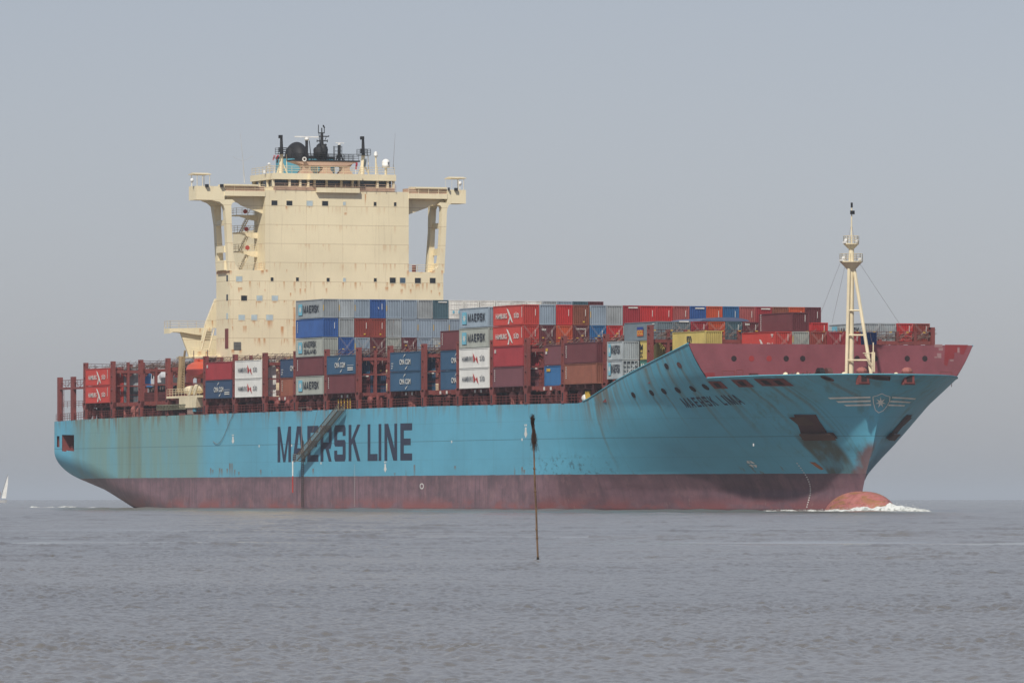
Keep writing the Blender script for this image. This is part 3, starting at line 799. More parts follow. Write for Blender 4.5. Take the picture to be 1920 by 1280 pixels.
# hatch coamings and covers
def ribbed(name, main, ribs, mat):
    mb = MB(); mb.box(*main)
    for r in ribs: mb.box(*r)
    return mb.build(name, mat, SH)
for i in range(len(POSTX) - 1):
    if i == 3: continue
    a, b = POSTX[i] + 1.0, POSTX[i + 1] - 1.0
    ribbed("hatch_coaming", (a, b, -20.6, 20.6, 15.1, 16.9), [(x, x + .25, -21.6, -20.6, 15.1, 17.24) for x in np.arange(a + .8, b, 2.3)], M_REDD)
    ribbed("hatch_cover", (a + .2, b - .2, -21.8, 21.8, 17.25, 17.85), [(x, x + .7, -22.9, -21.8, 17.3 + rng.random() * .3, 17.95) for x in np.arange(a + .5, b - 1, 3.1)], M_RED)
MB().box(POSTX[-1] + 1, 274.6, -19.5, 19.5, 15.1, 17.6).build("hatch_coaming", M_REDD, SH)
MB().box(POSTX[-1] + 1, 274.6, -21.3, 21.3, 18.2, 18.5).build("hatch_cover", M_RED, SH)
MB().box(276.6, 289.2, -17.4, 17.4, 18.6, 21.2).build("hatch_coaming", M_REDD, SH)
MB().box(276.6, 289.2, -19.3, 19.3, 21.203, 22.2).build("hatch_cover", M_RED, SH)
# guard rail along the deck edge
mb = MB(); xs = [0.2] + list(np.arange(8, 250, 8.0)) + [253]
mb.rail([(x, -22.95, sheer(x)) for x in xs], 1.25, 1.35, .045)
mb.build("deck_railing", M_RED, SH); mb = MB()
mb.rail([(x, 22.95, sheer(x)) for x in xs[::3]], 1.25, 4, .045)
mb.build("deck_railing", M_RED, SH)
# deck clutter: vents, reels, boxes
for i in range(len(POSTX) - 1):
    if i in (3,): continue
    a, b = POSTX[i] + 1.6, POSTX[i + 1] - 1.6
    for k in range(4):
        mb = MB(); x = rng.uniform(a, b - 1.2); t = rng.random()
        if t < .4: mb.ball((x, -22.0, sheer(x) + 1.2), .75, .5, .75, 9, 6); mb.box(x - .3, x + .3, -22.2, -21.8, sheer(x) - .2, sheer(x) + .8)
        elif t < .75: mb.box(x, x + rng.uniform(.6, 1.6), -22.3, -21.6, sheer(x) - .2, sheer(x) + rng.uniform(.7, 1.7))
        else: mb.tube((x, -22.2, sheer(x) - .2), (x, -22.2, sheer(x) + 1.9), .25, n=8)
        mb.build("deck_fittings", [M_RED, paint("salmon_paint", (.36, .13, .11, 1)), M_REDD][i % 3], SH)
mb = MB()
for i in (6, 8, 10, 11, 12, 14):
    for t in (.42, .6):
        x = POSTX[i] + (POSTX[i + 1] - POSTX[i]) * t
        MB().box(x, x + .25, -22.92, -22.9, 17.35, 17.8).build("bay_number", M_MARK, SH); MB().box(x + .4, x + .65, -22.92, -22.9, 17.35, 17.8).build("bay_number", M_MARK, SH)
mb = MB()
for px in (629, 634, 640, 646, 651): X = at_side(px, 760)[0]; mb.tube((X, -22.7, 15.4), (X, -22.7, 17.2), .09)
for px in (1092, 1096): X = at_side(px, 750)[0]; mb.box(X - .25, X + .25, -22.7, -22.4, 15.3, 17.0)
mb.build("yellow_gangway_posts", M_YEL, SH)
X = at_side(1088, 750)[0]; MB().ball((X, -22.4, 16.0), 1.0, .5, .6).build("white_drum", M_WHITE, SH)

# ------------------------------------------------------------------ deckhouse
HX = 82.0
fy = lambda px, X=HX: at_front(px, 500, X)[0]
fz = lambda py, px=620, X=HX: at_front(px, py, X)[1]
HW = (fy(830) - fy(430)) / 2
ZL = fz(508)
mb = MB(); mb.box(74.9, HX, -HW, HW, 15.0, ZL)
mb.box(58, 74.9, -10, 10, 15.0, 46)
house = mb.build("accommodation_block", M_CREAM, SH)
TW = 12.45
mb = MB(); mb.box(76.4, HX, -TW, TW, ZL + .002, fz(358)); tower = mb.build("bridge_tower", M_CREAM, SH)
def win(parent, x0, x1, y0, y1, mat, X=HX, frame=True):
    a, zt = at_front(x0, y0, X); b, zb = at_front(x1, y1, X)
    if frame:
        m = MB(); m.box(X - .05, X + .03, a - .12, b + .12, zb - .12, zt + .12); f = m.build("window", M_CREAM2, parent)
        MB().box(X - .04, X + .045, a, b, zb, zt).build("pane", mat, f)
    else: MB().box(X - .05, X + .03, a, b, zb, zt).build("window", mat, parent)
G, B_ = M_GLASS, M_BLIND
for w in ((442.5, 454, 518, 527.6, B_), (507.4, 512.6, 520, 527, G), (555, 560, 520, 527, G), (452, 463, 554, 563.5, G), (481, 492, 554, 563.5, B_), (509.5, 521, 554, 563.5, B_),
          (447, 459, 590, 599.8, B_), (471, 482, 590, 599.8, B_), (499, 511.6, 590, 599.8, B_), (612.4, 617.8, 521, 528, G), (643, 648, 521, 528, B_), (701, 706, 521.5, 528, G),
          (730.8, 741.6, 520.5, 530.6, G), (749.8, 760, 520.5, 530.6, plain("mid_blue_glass", (.08, .13, .18, 1), .3)), (777.7, 788.7, 521, 531, G), (805.8, 816.5, 521, 531, G)):
    win(house, *w)
for w in ((509, 519.8, 376, 385, G), (537, 548, 376.4, 385.4, G), (574.8, 586, 376.5, 386, B_), (604, 615, 377, 386, G), (643, 648, 378.5, 385, B_), (700.8, 705.6, 379, 386, G), (738.6, 743, 379.5, 386.5, G)):
    win(tower, *w)
# louvre
mb = MB(); a, zt = at_front(438, 641, HX); b, zb = at_front(451.6, 656, HX); mb.box(HX, HX + .06, a, b, zb, zt); lo = mb.build("louvre", plain("louvre_grey", (.12, .12, .11, 1)), house)
mb = MB()
for k in range(6): z = zb + (zt - zb) * (k + .3) / 6; mb.box(HX + .06, HX + .10, a, b, z, z + .08)
mb.build("louvre_slat", plain("louvre_slat_grey", (.22, .22, .2, 1)), lo)
# side windows of the block
for py in (523, 559, 594):
    z = fz(py); MB().box(80.2, 81.0, -HW - .04, -HW + .05, z - .5, z + .5).build("window", B_ if py > 580 else G, house)
MB().box(79.6, 81.2, -HW - .08, -HW + .05, 26.3, 29.5).build("red_locker", M_RED, house)

# wing supports and bridge wings: front outline from the photo's starboard side, mirrored to port
def mirror_build(name, fn, mat):
    out = []
    for s in (1, -1):
        mb = MB(); fn(mb)
        if s < 0: mb.v = [(x, -(y + 1.9 * min(1, max(0, (abs(y) - 19) / 3))), z) for x, y, z in mb.v]
        o = mb.build(name, mat, SH); recalc(o); out.append(o)
    return out
def pillar(mb):
    F = [(398, 375.6), (412, 378.5), (419, 385), (422, 393), (424.4, 420), (428.9, 504), (428.9, 507.7), (449, 507.7), (447.6, 503.5), (440.6, 495), (437.8, 474), (434.8, 427), (433.75, 385), (436, 380.5), (441, 378.5), (436, 374), (420, 374), (400, 374)]
    mb.frontpoly(F, HX - .02, 1.3)
    P = [at_front(a, b, HX) for a, b in ((400, 374), (412, 378.5), (419, 385), (424.4, 420), (428.9, 507.7), (440, 507.7), (434.5, 427), (434, 384), (436, 374))]
    mb.prism([(76.6, y, z) for y, z in P], (-1.3, 0, 0))
    for z0, z1 in ((ZL, ZL + 1.6), (41.9, 43.0), (46.3, 47.2), (50.0, 50.9)):
        ys = at_front(426, 460, HX)[0]
        mb.box(76.5, HX - 1.3, ys - .1, ys + .35, z0 + .01, z1)
    y0 = at_front(424, 420, HX)[0]
pill = mirror_build("wing_pillar", pillar, M_CREAM)
def bracket(mb):
    F = [(421, 369), (493, 369), (493, 401), (487, 398.5), (470, 392), (452, 385), (447, 381), (441, 378.6), (436, 380.5), (421, 380)]
    mb.frontpoly(F, HX - 1.4, .3)
brac = mirror_build("wing_bracket", bracket, M_CREAM)
def wing(mb):
    P = lambda px, py: at_front(px, py, HX)
    y0, y1, y2 = P(367, 360)[0], P(421, 360)[0], -TW - .002
    zt, zb = P(400, 349)[1], P(400, 375)[1]
    mb.box(78.4, HX, y0, y1, zb, zt)
    mb.box(78.4, HX + .1, y1 + .002, y2, P(450, 367.5)[1], P(450, 358)[1])
    mb.box(78.6, HX + .1, y1 + .002, y2 - 1.2, P(450, 348.5)[1], P(450, 345.5)[1])
wings = mirror_build("bridge_wing", wing, M_CREAM)
def wingrec(mb):
    P = lambda px, py: at_front(px, py, HX)
    mb.box(79.0, HX - .35, P(421, 360)[0] + .01, -TW, P(450, 358)[1] + .002, P(450, 348.5)[1] - .002)
mirror_build("wing_bulwark", wingrec, M_PINK)
def wingrail(mb):
    P = lambda px, py: at_front(px, py, HX)
    mb.rail([(HX, P(421, 360)[0], P(450, 358)[1]), (HX, -TW, P(450, 358)[1])], 1.05, 1.6, .04)
    z = P(400, 349)[1]; ya, yb = P(367, 350)[0], P(394, 350)[0]
    for x, y in ((HX - .2, ya + .3), (HX - .2, yb), (78.8, ya + .3), (78.8, yb), (HX - .2, (ya + yb) / 2)): mb.tube((x, y, z), (x, y, z + 1.85), .05, n=4)
    mb.box(78.4, HX, ya - .1, yb + .2, z + 1.85, z + 1.97)
    mb.prism([(78.4, ya - .1, z + 1.97), (HX, ya - .1, z + 1.97), ((78.4 + HX) / 2, ya - .1, z + 2.2)], (0, yb - ya + .3, 0))
mirror_build("wing_canopy", wingrail, M_CREAM2)
def lamps(mb, px=387):
    P = lambda px, py: at_front(px, py, HX)
    y, z = P(px, 349); mb.box(HX, HX + .5, y - .25, y + .25, z - .15, z + .3)
mirror_build("floodlight", lamps, M_BLACK); mirror_build("floodlight", lambda m: lamps(m, 415), M_BLACK)
mb = MB(); y, z = at_front(356, 339, HX); mb.tube((HX - .4, y + .5, z - .8), (HX - .4, y + .5, z), .06); mb.ball((HX - .4, y + .5, z + .1), .35, .3, .35); mb.build("searchlight", M_WHITE, SH)
mb = MB(); y, z = at_front(864, 345, HX); mb.tube((HX - .4, y, z - .8), (HX - .4, y, z), .06); mb.ball((HX - .4, y, z + .1), .35, .3, .35); mb.build("searchlight", M_WHITE, SH)

# wheelhouse
zr, z0w = fz(326), fz(358)
yl, yr = fy(514), fy(741)
mb = MB()
mb.box(70.5, HX - .4, yl, yr, z0w + .002, fz(350.5))            # sill wall
mb.box(70.3, HX - .1, yl - .2, yr + .2, fz(337.5), zr)          # roof band
for px in (514.5, 545, 565, 580, 592, 614.5, 642, 663, 675, 710, 729, 740):
    y = fy(px); mb.box(HX - .9, HX - .42, y - .16, y + .16, fz(350.5), fz(337.5))
mb.box(70.6, 71.0, yl, yr, fz(350.5), fz(337.5))
for X in (70.6, 74, 78): mb.box(X, X + .3, yl, yl + .3, fz(350.5), fz(337.5)); mb.box(X, X + .3, yr - .3, yr, fz(350.5), fz(337.5))
wh = mb.build("wheelhouse", M_CREAM, SH)
mb = MB(); mb.box(71.5, HX - 1.0, yl + .35, yr - .35, fz(350.5) + .003, fz(337.5) - .003); mb.build("wheelhouse_glass", M_GLASS, wh)
mb = MB(); a, b = fy(592), fy(672)
mb.box(HX + .1, HX + .7, a, b, z0w - .3, fz(352.5)); mb.box(HX - .1, HX + .9, fy(580), fy(676), fz(337.8), zr - .02); mb.build("wheelhouse_front", M_CREAM, wh)
mb = MB(); mb.rail([(HX + .3, fy(514), z0w), (HX + .3, fy(741), z0w)], 1.1, 1.8, .04)
mb.box(HX - .398, HX - .2, yl, yr, z0w + .01, fz(351)); mb.build("bridge_front_rail", M_PINK, wh)
mb = MB(); mb.rail([(HX - .3, fy(500), zr), (HX - .3, fy(741), zr)], 1.15, 1.5, .045); mb.rail([(70.6, fy(514), zr), (HX - .3, fy(514), zr)], 1.15, 2, .045); mb.build("roof_railing", M_CREAM2, wh)

# funnel, mast house, aerials
def on_roof(px, py, X=76.0): return at_front(px, py, X)
FX = 64.0
def pf(px, py, X): y, z = at_front(px, py, X); return (X, y, z)
yc0 = at_front(534, 310, FX)[0]; yc1 = at_front(640, 310, FX)[0]
def funnel():
    zt, zm, zb = at_front(580, 293, FX)[1], at_front(580, 297.5, FX)[1], 40.0
    yc = (yc0 + yc1) / 2; r = (yc1 - yc0) / 2; n = 28
    def ring(z): return [(FX - 4 + 4.5 * math.cos(2 * math.pi * i / n), yc + r * math.sin(2 * math.pi * i / n), z) for i in range(n)]
    mb = MB(); mb.prism(ring(zb), (0, 0, zm - zb)); o = mb.build("funnel", M_TEAL, SH); recalc(o)
    mb = MB(); mb.prism(ring(zm + .003), (0, 0, zt - zm)); t = mb.build("funnel_top", M_BLACK, o); recalc(t)
    y1, z1 = at_front(567, 293, FX); mb = MB(); mb.ball((FX - 3, y1, z1 - .4), 3.4, 1.85, 2.9, 24, 16); mb.ball((FX - 2, at_front(551, 285, FX)[0], z1), 1.0, .75, 1.7, 14, 10)
    mb.build("exhaust_dome", M_BLACK, o, True)
    mb = MB()
    for px, rr, h in ((594, .55, 1.0), (601, .7, 1.45), (609, .5, 1.1)):
        y = at_front(px, 290, FX)[0]; mb.tube((FX, y, z1 - .5), (FX, y, z1 + h), rr, n=12); mb.ball((FX, y, z1 + h), rr * 1.1, n=10, m=6)
    mb.build("exhaust_pipes", M_BLACK, o)
funnel()
MX = 74.0
def masthouse():
    mb = MB(); z0, z1 = zr, at_front(600, 305.5, MX)[1]
    for px in (572, 609.5, 646):
        y = at_front(px, 310, MX)[0]
        mb.prism([(MX + .8, y - 1.5, z0), (MX + .8, y + 1.5, z0), (MX + .8, y + .65, z0 + 1.0), (MX + .8, y + .65, z1 - .8), (MX + .8, y + 1.2, z1), (MX + .8, y - 1.2, z1), (MX + .8, y - .65, z1 - .8), (MX + .8, y - .65, z0 + 1.0)], (-1.6, 0, 0))
    ya, yb = at_front(546, 305, MX)[0], at_front(669, 305, MX)[0]
    mb.prism([(MX + 1, ya, z1 + .2), (MX + 1, yb, z1 + .2), (MX + 1, yb - 2.2, z1 - .5), (MX + 1, ya + 2.2, z1 - .5)], (-3, 0, 0))
    o = mb.build("mast_house", M_PINK, SH)
    mb = MB(); mb.box(MX - 2.2, MX + 1.1, ya - .2, yb + .2, z1 + .21, z1 + .42); mb.rail([(MX + 1, ya, z1 + .4), (MX + 1, yb, z1 + .4)], 1.05, .9, .045); mb.rail([(MX - 2, ya, z1 + .4), (MX - 2, yb, z1 + .4)], 1.05, 1.5, .045)
    mb.build("mast_platform", M_BLACK, o)
    # main mast
    zt = z1 + .4
    P = lambda px, py: pf(px, py, MX)
    mb = MB(); mb.tube((MX,) + P(603.5, 305)[1:], P(603.5, 249), .42, .24, 8); mb.tube(P(603.5, 249), P(603.3, 240), .1)
    for y0_, y1_, py in ((597, 608.5, 249.5), (606, 616.5, 256), (594, 614, 264.5), (599, 610, 256)): mb.tube(P(y0_, py), P(y1_, py), .09, n=5)
    for px, a, b in ((597, 234, 249.5), (608, 238, 250), (616.5, 254, 256.5), (594.5, 262, 267), (613.8, 262, 267), (606, 234.5, 238)): mb.tube(P(px, a), P(px, b), .07, n=5)
    mb.tube(P(606, 235), P(608.5, 240), .12); mb.tube(P(598, 250), P(600, 275), .06); mb.tube(P(609, 264), P(612, 256), .06)
    for px in (596, 611, 598): mb.tube(P(px, 304), P(px, 272 + (px % 5)), .09)
    for px, py in ((610.5, 272), (612, 277), (597, 275), (611, 283), (596, 284), (609, 288)): mb.ball(P(px, py), .22, n=7, m=5)
    mb.ball(P(598, 286), .9, .95, 1.1); mb.ball(P(606, 284), .7, .7, 1.3)
    mb.build("main_mast", M_BLACK, o)
    mb = MB(); mb.box(MX - .15, MX + .15, P(552.5, 257)[1], P(597, 257)[1], P(575, 258)[2], P(575, 255.7)[2]); mb.tube(P(575, 258), P(575, 262), .35); mb.ball(P(575, 261), .5, .4, .3); mb.build("radar_scanner", M_WHITE, o)
    mb = MB(); mb.tube(P(575, 262), P(575, 305), .25); mb.tube(P(580, 264), P(584, 305), .07); mb.tube(P(575.5, 290), P(567, 304), .08); mb.build("radar_post", M_BLACK, o)
    mb = MB(); mb.tube(P(636, 272), P(636, 305), .28); mb.tube(P(636, 284), P(645, 304), .12); mb.tube(P(636, 284), P(629, 304), .12)
    for py in (276, 283.5): mb.tube(P(627, py), P(641, py), .05)
    for px in (625.5, 627.5, 641): mb.tube(P(px, 274), P(px, 304), .05)
    mb.build("small_radar_mast", M_BLACK, o)
    mb = MB(); mb.box(MX - .1, MX + .1, P(629, 268)[1], P(645, 268)[1], P(636, 269)[2], P(636, 267.6)[2]); mb.tube(P(636, 269), P(636, 272), .25); mb.build("small_radar_scanner", M_WHITE, o)
    mb = MB(); y, z = P(564.5, 299.3)[1:]; mb.tube((MX + 1.0, y, z), (MX + 1.7, y, z), .15, .38, 14); h = mb.build("ship_horn", M_WHITE, o)
    MB().tube((MX + 1.69, y, z), (MX + 1.71, y, z), .2, n=12).build("horn_mouth", M_HOLE, h)
    mb = MB()
    for k in range(5): mb.box(MX - 1, MX - .8, P(585 + k * 3, 310)[1], P(586.5 + k * 3, 310)[1], zr, z1 - .5)
    mb.build("mast_ladder", M_CREAM2, o)
masthouse()
def signal_mast(px, ztop_py, plat_py, base_py, w, X):
    P = lambda a, b: pf(a, b, X)
    mb = MB(); mb.tube(P(px - 1, base_py), P(px + 1, plat_py), .38, .3, 8); mb.tube(P(px - 8, base_py), P(px, plat_py + 12), .12); mb.tube(P(px + 12, base_py), P(px + 2, plat_py + 16), .12)
    mb.tube(P(px + 11, base_py - 4), P(px + 10, plat_py), .06)
    o = mb.build("signal_mast", M_CREAM2, SH)
    mb = MB(); mb.tube(P(px + 1, plat_py), P(px + .5, ztop_py), .32, .2, 8)
    mb.box(X - .3, X + .3, P(px - 4, 0)[1], P(px + 2, 0)[1], P(px, ztop_py + 6)[2], P(px, ztop_py)[2])
    mb.box(X - .25, X + .25, P(px - 3, 0)[1], P(px + 2, 0)[1], P(px, plat_py - 4)[2], P(px, plat_py - 12)[2])
    mb.box(X - .8, X + .8, P(px - 8, 0)[1], P(px + w, 0)[1], P(px, plat_py + .8)[2], P(px, plat_py)[2])
    za = P(px, plat_py)[2]; ya, yb = P(px - 8, 0)[1], P(px + w, 0)[1]
    mb.rail([(X + .8, ya, za), (X + .8, yb, za)], .95, .7, .045); mb.rail([(X - .8, ya, za), (X - .8, yb, za)], .95, .9, .045)
    mb.build("mast_head", M_BLACK, o)
signal_mast(527, 253.5, 288.5, 326, 14, 78.0)
signal_mast(680, 256, 291, 328, 12, 78.0)
P = lambda a, b, X=78.5: pf(a, b, X)
mb = MB(); mb.tube(P(704.7, 327), P(704.7, 294), .14); mb.tube(P(709, 327), P(705, 300), .06); o = mb.build("radome_post", M_CREAM2, SH); mb = MB(); mb.ball(P(704.7, 288.6), .33, .33, .42); mb.tube(P(704.7, 293.8), P(704.7, 288.6), .3, .33, 12); mb.build("radome", M_WHITE, o, True)
mb = MB(); mb.tube(P(723.5, 328), P(723.5, 315), .22, n=8); o = mb.build("radome_post", M_CREAM2, SH)
mb = MB(); mb.ball(P(723.5, 305.8), .68, .68, .68, 18, 12); mb.tube(P(723.5, 314.5), P(723.5, 305.8), .62, .68, 18); mb.build("radome", M_WHITE, o, True)
mb = MB(); y, z = P(725.8, 306.5)[1:]; x = 78.5 + .69
mb.poly([(x, y - .12, z - .2), (x, y + .12, z - .2), (x, y + .12, z - .1), (x, y - .12, z - .1)]); mb.poly([(x, y - .12, z - .03), (x, y + .12, z - .03), (x, y + .12, z + .07), (x, y - .12, z + .07)]); mb.poly([(x, y - .1, z + .13), (x, y + .14, z + .13), (x, y + .14, z + .22), (x, y - .1, z + .22)])
mb.build("radome_logo", M_NAVY, o)
mb = MB(); mb.tube(P(504.5, 324), P(504.5, 309), .07); mb.ball(P(504.5, 307.5), .27, .27, .2); mb.tube(P(496, 325), P(496, 319), .2); mb.tube(P(514, 325), P(514, 312), .05); mb.tube(P(667, 327), P(667, 312), .05)
mb.build("small_antennas", M_WHITE, SH)
mb = MB(); mb.tube(P(458.5, 343), P(455.5, 303), .10, .06); mb.tube(P(455.5, 303), P(450.5, 250), .045, .02); mb.tube(P(455.5, 303), P(436, 294), .02); mb.tube(P(455.5, 303), P(474, 293), .02); mb.build("whip_antenna", plain("pale_antenna", (.5, .5, .48, 1)), SH)
mb = MB(); mb.tube(P(737.5, 318), P(737.5, 308), .07); mb.tube(P(737.5, 308), P(741, 250), .045, .02); mb.build("whip_antenna", plain("grey_antenna", (.25, .25, .26, 1)), SH)
# stairs and platforms between tower and pillar
for k, py in enumerate((401, 434, 469)):
    mb = MB(); zz = fz(py, 455); X0, X1 = 74.5, 78.0
    a, b = at_front(436 + k * 2, py, 76)[0], at_front(478, py, 76)[0]
    mb.box(X0, X1, a, b, zz - .15, zz); mb.prism([(X1, a, zz - .15), (X1, b, zz - .15), (X1, b, zz - 1.0), (X1, b - 1.2, zz - .9)], (-.15, 0, 0))
    mb.rail([(X1, a, zz), (X1, b, zz)], 1.1, 1.0, .04); mb.rail([(X0, a, zz), (X1, a, zz)], 1.1, 1.5, .04)
    o = mb.build("stair_platform", M_CREAM2, SH)
    mb = MB(); ys = at_front(453, py, 76)[0]; z1 = fz(py + 33, 455)
    for j in range(9): t = j / 8; mb.box(76.5, 77.6, ys + .9 - 1.6 * t, ys + 1.25 - 1.6 * t, zz + (z1 - zz) * t - .08, zz + (z1 - zz) * t)
    mb.tube((77.6, ys + 1.0, zz), (77.6, ys - .6, z1), .09); mb.tube((76.5, ys + 1.0, zz), (76.5, ys - .6, z1), .09); mb.tube((77.6, ys + 1.0, zz + 1), (77.6, ys - .6, z1 + 1), .05)
    mb.build("stair_flight", M_CREAM2, o)
    mb = MB(); mb.tube((78.05, a + 1.5, zz + .55), (78.1, a + 1.5, zz + .55), .38, n=12); mb.build("life_ring", plain("ring_red", (.40, .06, .04, 1)), o)
mb = MB(); mb.rail([(HX - .1, at_front(447, 507, HX)[0], ZL), (HX - .1, -TW, ZL)], 1.15, 1.6, .045); mb.build("ledge_railing", M_CREAM2, SH); mb = MB(); mb.rail([(HX - .1, TW, ZL), (HX - .1, -at_front(447, 507, HX)[0], ZL)], 1.15, 1.6, .045); mb.build("ledge_railing", M_CREAM2, SH)
MB().tube((81.2, TW + 1.2, ZL), (81.2, TW + 1.2, ZL + 1.1), .35, n=8).build("red_drum", M_RED, SH)
mb = MB()
for py, h in ((402, 6), (433, 8), (446, 4), (470, 12)): z = fz(py, 765); mb.box(79, 80.2, TW, TW + .45, z - h / 24, z + h / 24)
mb.build("side_brackets", M_CREAM2, SH)

# boat deck structure abaft the block on the starboard side (and its twin to port)
def boatdeck(mb):
    X = 65.0
    F = [(318, 616), (325, 614.5), (404, 613.5), (404, 640), (404, 664), (355, 668), (352, 660), (338, 624), (318, 627)]
    mb.frontpoly([(318, 615.5), (382, 614), (382, 628.5), (366, 627), (340, 622.5), (325, 622), (318, 625)], X, 3.0)
    mb.frontpoly([(338, 622.6), (345, 623.6), (366, 627.1), (382, 628.6), (420, 628.6), (420, 668), (354.5, 668), (350, 655)], X - .6, .4)
    P = lambda px, py: at_front(px, py, X)
    mb.box(58, X, P(355, 668)[0], P(420, 668)[0], P(380, 671)[1], P(380, 668)[1])
    mb.box(X, 77, P(365, 668)[0], -HW + .5, P(380, 671)[1] - .05, P(380, 668)[1] - .05)
    z = P(340, 615.5)[1]; mb.rail([(X, P(319, 600)[0], z), (X, P(385, 600)[0], z)], 1.2, 1.6, .04); mb.rail([(X - 3, P(319, 600)[0], z), (X, P(319, 600)[0], z)], 1.2, 1.5, .04)
    z = P(380, 668)[1]; mb.rail([(X + .5, P(356, 600)[0], z), (X + .5, P(425, 600)[0], z)], 1.2, 1.4, .045)
bd = mirror_build("boat_deck", boatdeck, M_CREAM)
def aftleg(mb):
    F = [(404, 560), (408, 560), (408, 615), (398, 615), (393, 640), (378, 640), (386, 605), (396, 580)]
    mb.frontpoly(F, 70.0, .6)
mirror_build("aft_buttress", aftleg, M_CREAM)
mb = MB(); a = pf(389, 617, 71.0); b = pf(379, 655, 71.0)
for j in range(13): t = j / 12; y = a[1] + (b[1] - a[1]) * t; z = a[2] + (b[2] - a[2]) * t; mb.box(70.2, 71, y - .1, y + 1.15, z - .06, z + .06)
mb.tube((71, a[1] - .1, a[2]), (71, b[1] - .1, b[2]), .1); mb.tube((71, a[1] + 1.2, a[2]), (71, b[1] + 1.2, b[2]), .1); mb.build("boat_deck_stair", M_CREAM2, SH)
# bay 4: store crane, embarkation platform, accommodation ladder stowed
P = lambda a, b, Y=-21.0: (lambda r: (r[0], Y, r[1]))(at_side(a, b, Y))
mb = MB(); mb.tube(P(339, 735), P(341, 668), .75, .45, 6); mb.tube(P(339, 722), P(347, 657), .3, .18)
for py in range(668, 730, 5): mb.tube(P(335.5, py), P(345, py + 2), .08)
mb.tube(P(334.5, 735), P(336, 668), .12); mb.tube(P(345, 735), P(346, 660), .12); mb.build("store_crane", paint("rusty_cream", (.34, .25, .14, 1), .8, .6), SH)
mb = MB(); a, b = at_side(314, 742)[0], at_side(375, 742)[0]; z = at_side(340, 742)[1]
mb.box(a, b, -23.4, -20.8, z - .35, z); x0, x1 = at_side(338, 750)[0], at_side(369, 750)[0]; mb.prism([(x0, -23.42, z - .36), (x1 + .6, -23.42, z - .36), (x1, -23.42, z - 2.0), (x0, -23.42, z - 2.0)], (0, 1.5, 0))
mb.rail([(a, -23.3, z), (b, -23.3, z)], 1.15, 1.5, .045)
for x in (at_side(355, 740)[0], at_side(364, 740)[0]): mb.prism([(x, -23.45, z + .05), (x + 1.0, -23.45, z + .05), (x + 2.6, -23.45, z + 1.6), (x + 1.6, -23.45, z + 1.6)], (0, .2, 0))
mb.build("embarkation_platform", M_CREAM2, SH)
mb = MB(); mb.ball((a + 8.5, -22.0, z + .9), 2.4, .9, .75, 14, 8); mb.ball((a + 12.0, -21.6, z + 1.2), 1.6, .9, .9, 12, 8); mb.build("life_raft_canister", M_CREAM2, SH)
mb = MB(); a, b = at_side(297, 766)[0], at_side(350, 764)[0]; z = at_side(320, 768)[1]
mb.box(a, b, -23.5, -22.6, z, z + .1); mb.box(a, b, -23.5, -22.6, z + .75, z + .85)
for x in np.arange(a, b, .8): mb.tube((x, -23.5, z), (x + .8, -23.5, z + .8), .05, n=3); mb.tube((x, -23.5, z), (x, -23.5, z + .8), .05, n=3)
mb.build("stowed_ladder", plain("greenish_aluminium", (.26, .26, .18, 1), .5), SH)
mb = MB(); mb.box(at_side(351, 0)[0], at_side(361, 0)[0], -23.2, -21, 15.6, 17.7); mb.build("pale_locker", paint("pinkish_locker", (.36, .24, .2, 1)), SH)
mb = MB(); mb.box(at_side(361.2, 0)[0], at_side(366, 0)[0], -23.2, -21, 16.0, 17.7); mb.build("blue_locker", M_TEAL, SH)
mb = MB(); mb.box(at_side(334, 0)[0], at_side(346, 0)[0], -23.1, -21, 15.2, 15.9); mb.box(at_side(351, 0)[0], at_side(368, 0)[0], -23.1, -21, 15.2, 15.6); mb.box(at_side(323, 0)[0], at_side(328, 0)[0], -22.6, -21, 17.3, 18.8); mb.box(62.8, 81, -20.4, -19.8, 15, 19.5); mb.build("casing_lockers", M_RED, SH)
mb = MB(); mb.box(60, 78, -17, -10.5, 15, 24.8); mb.build("engine_casing", M_REDD, SH)

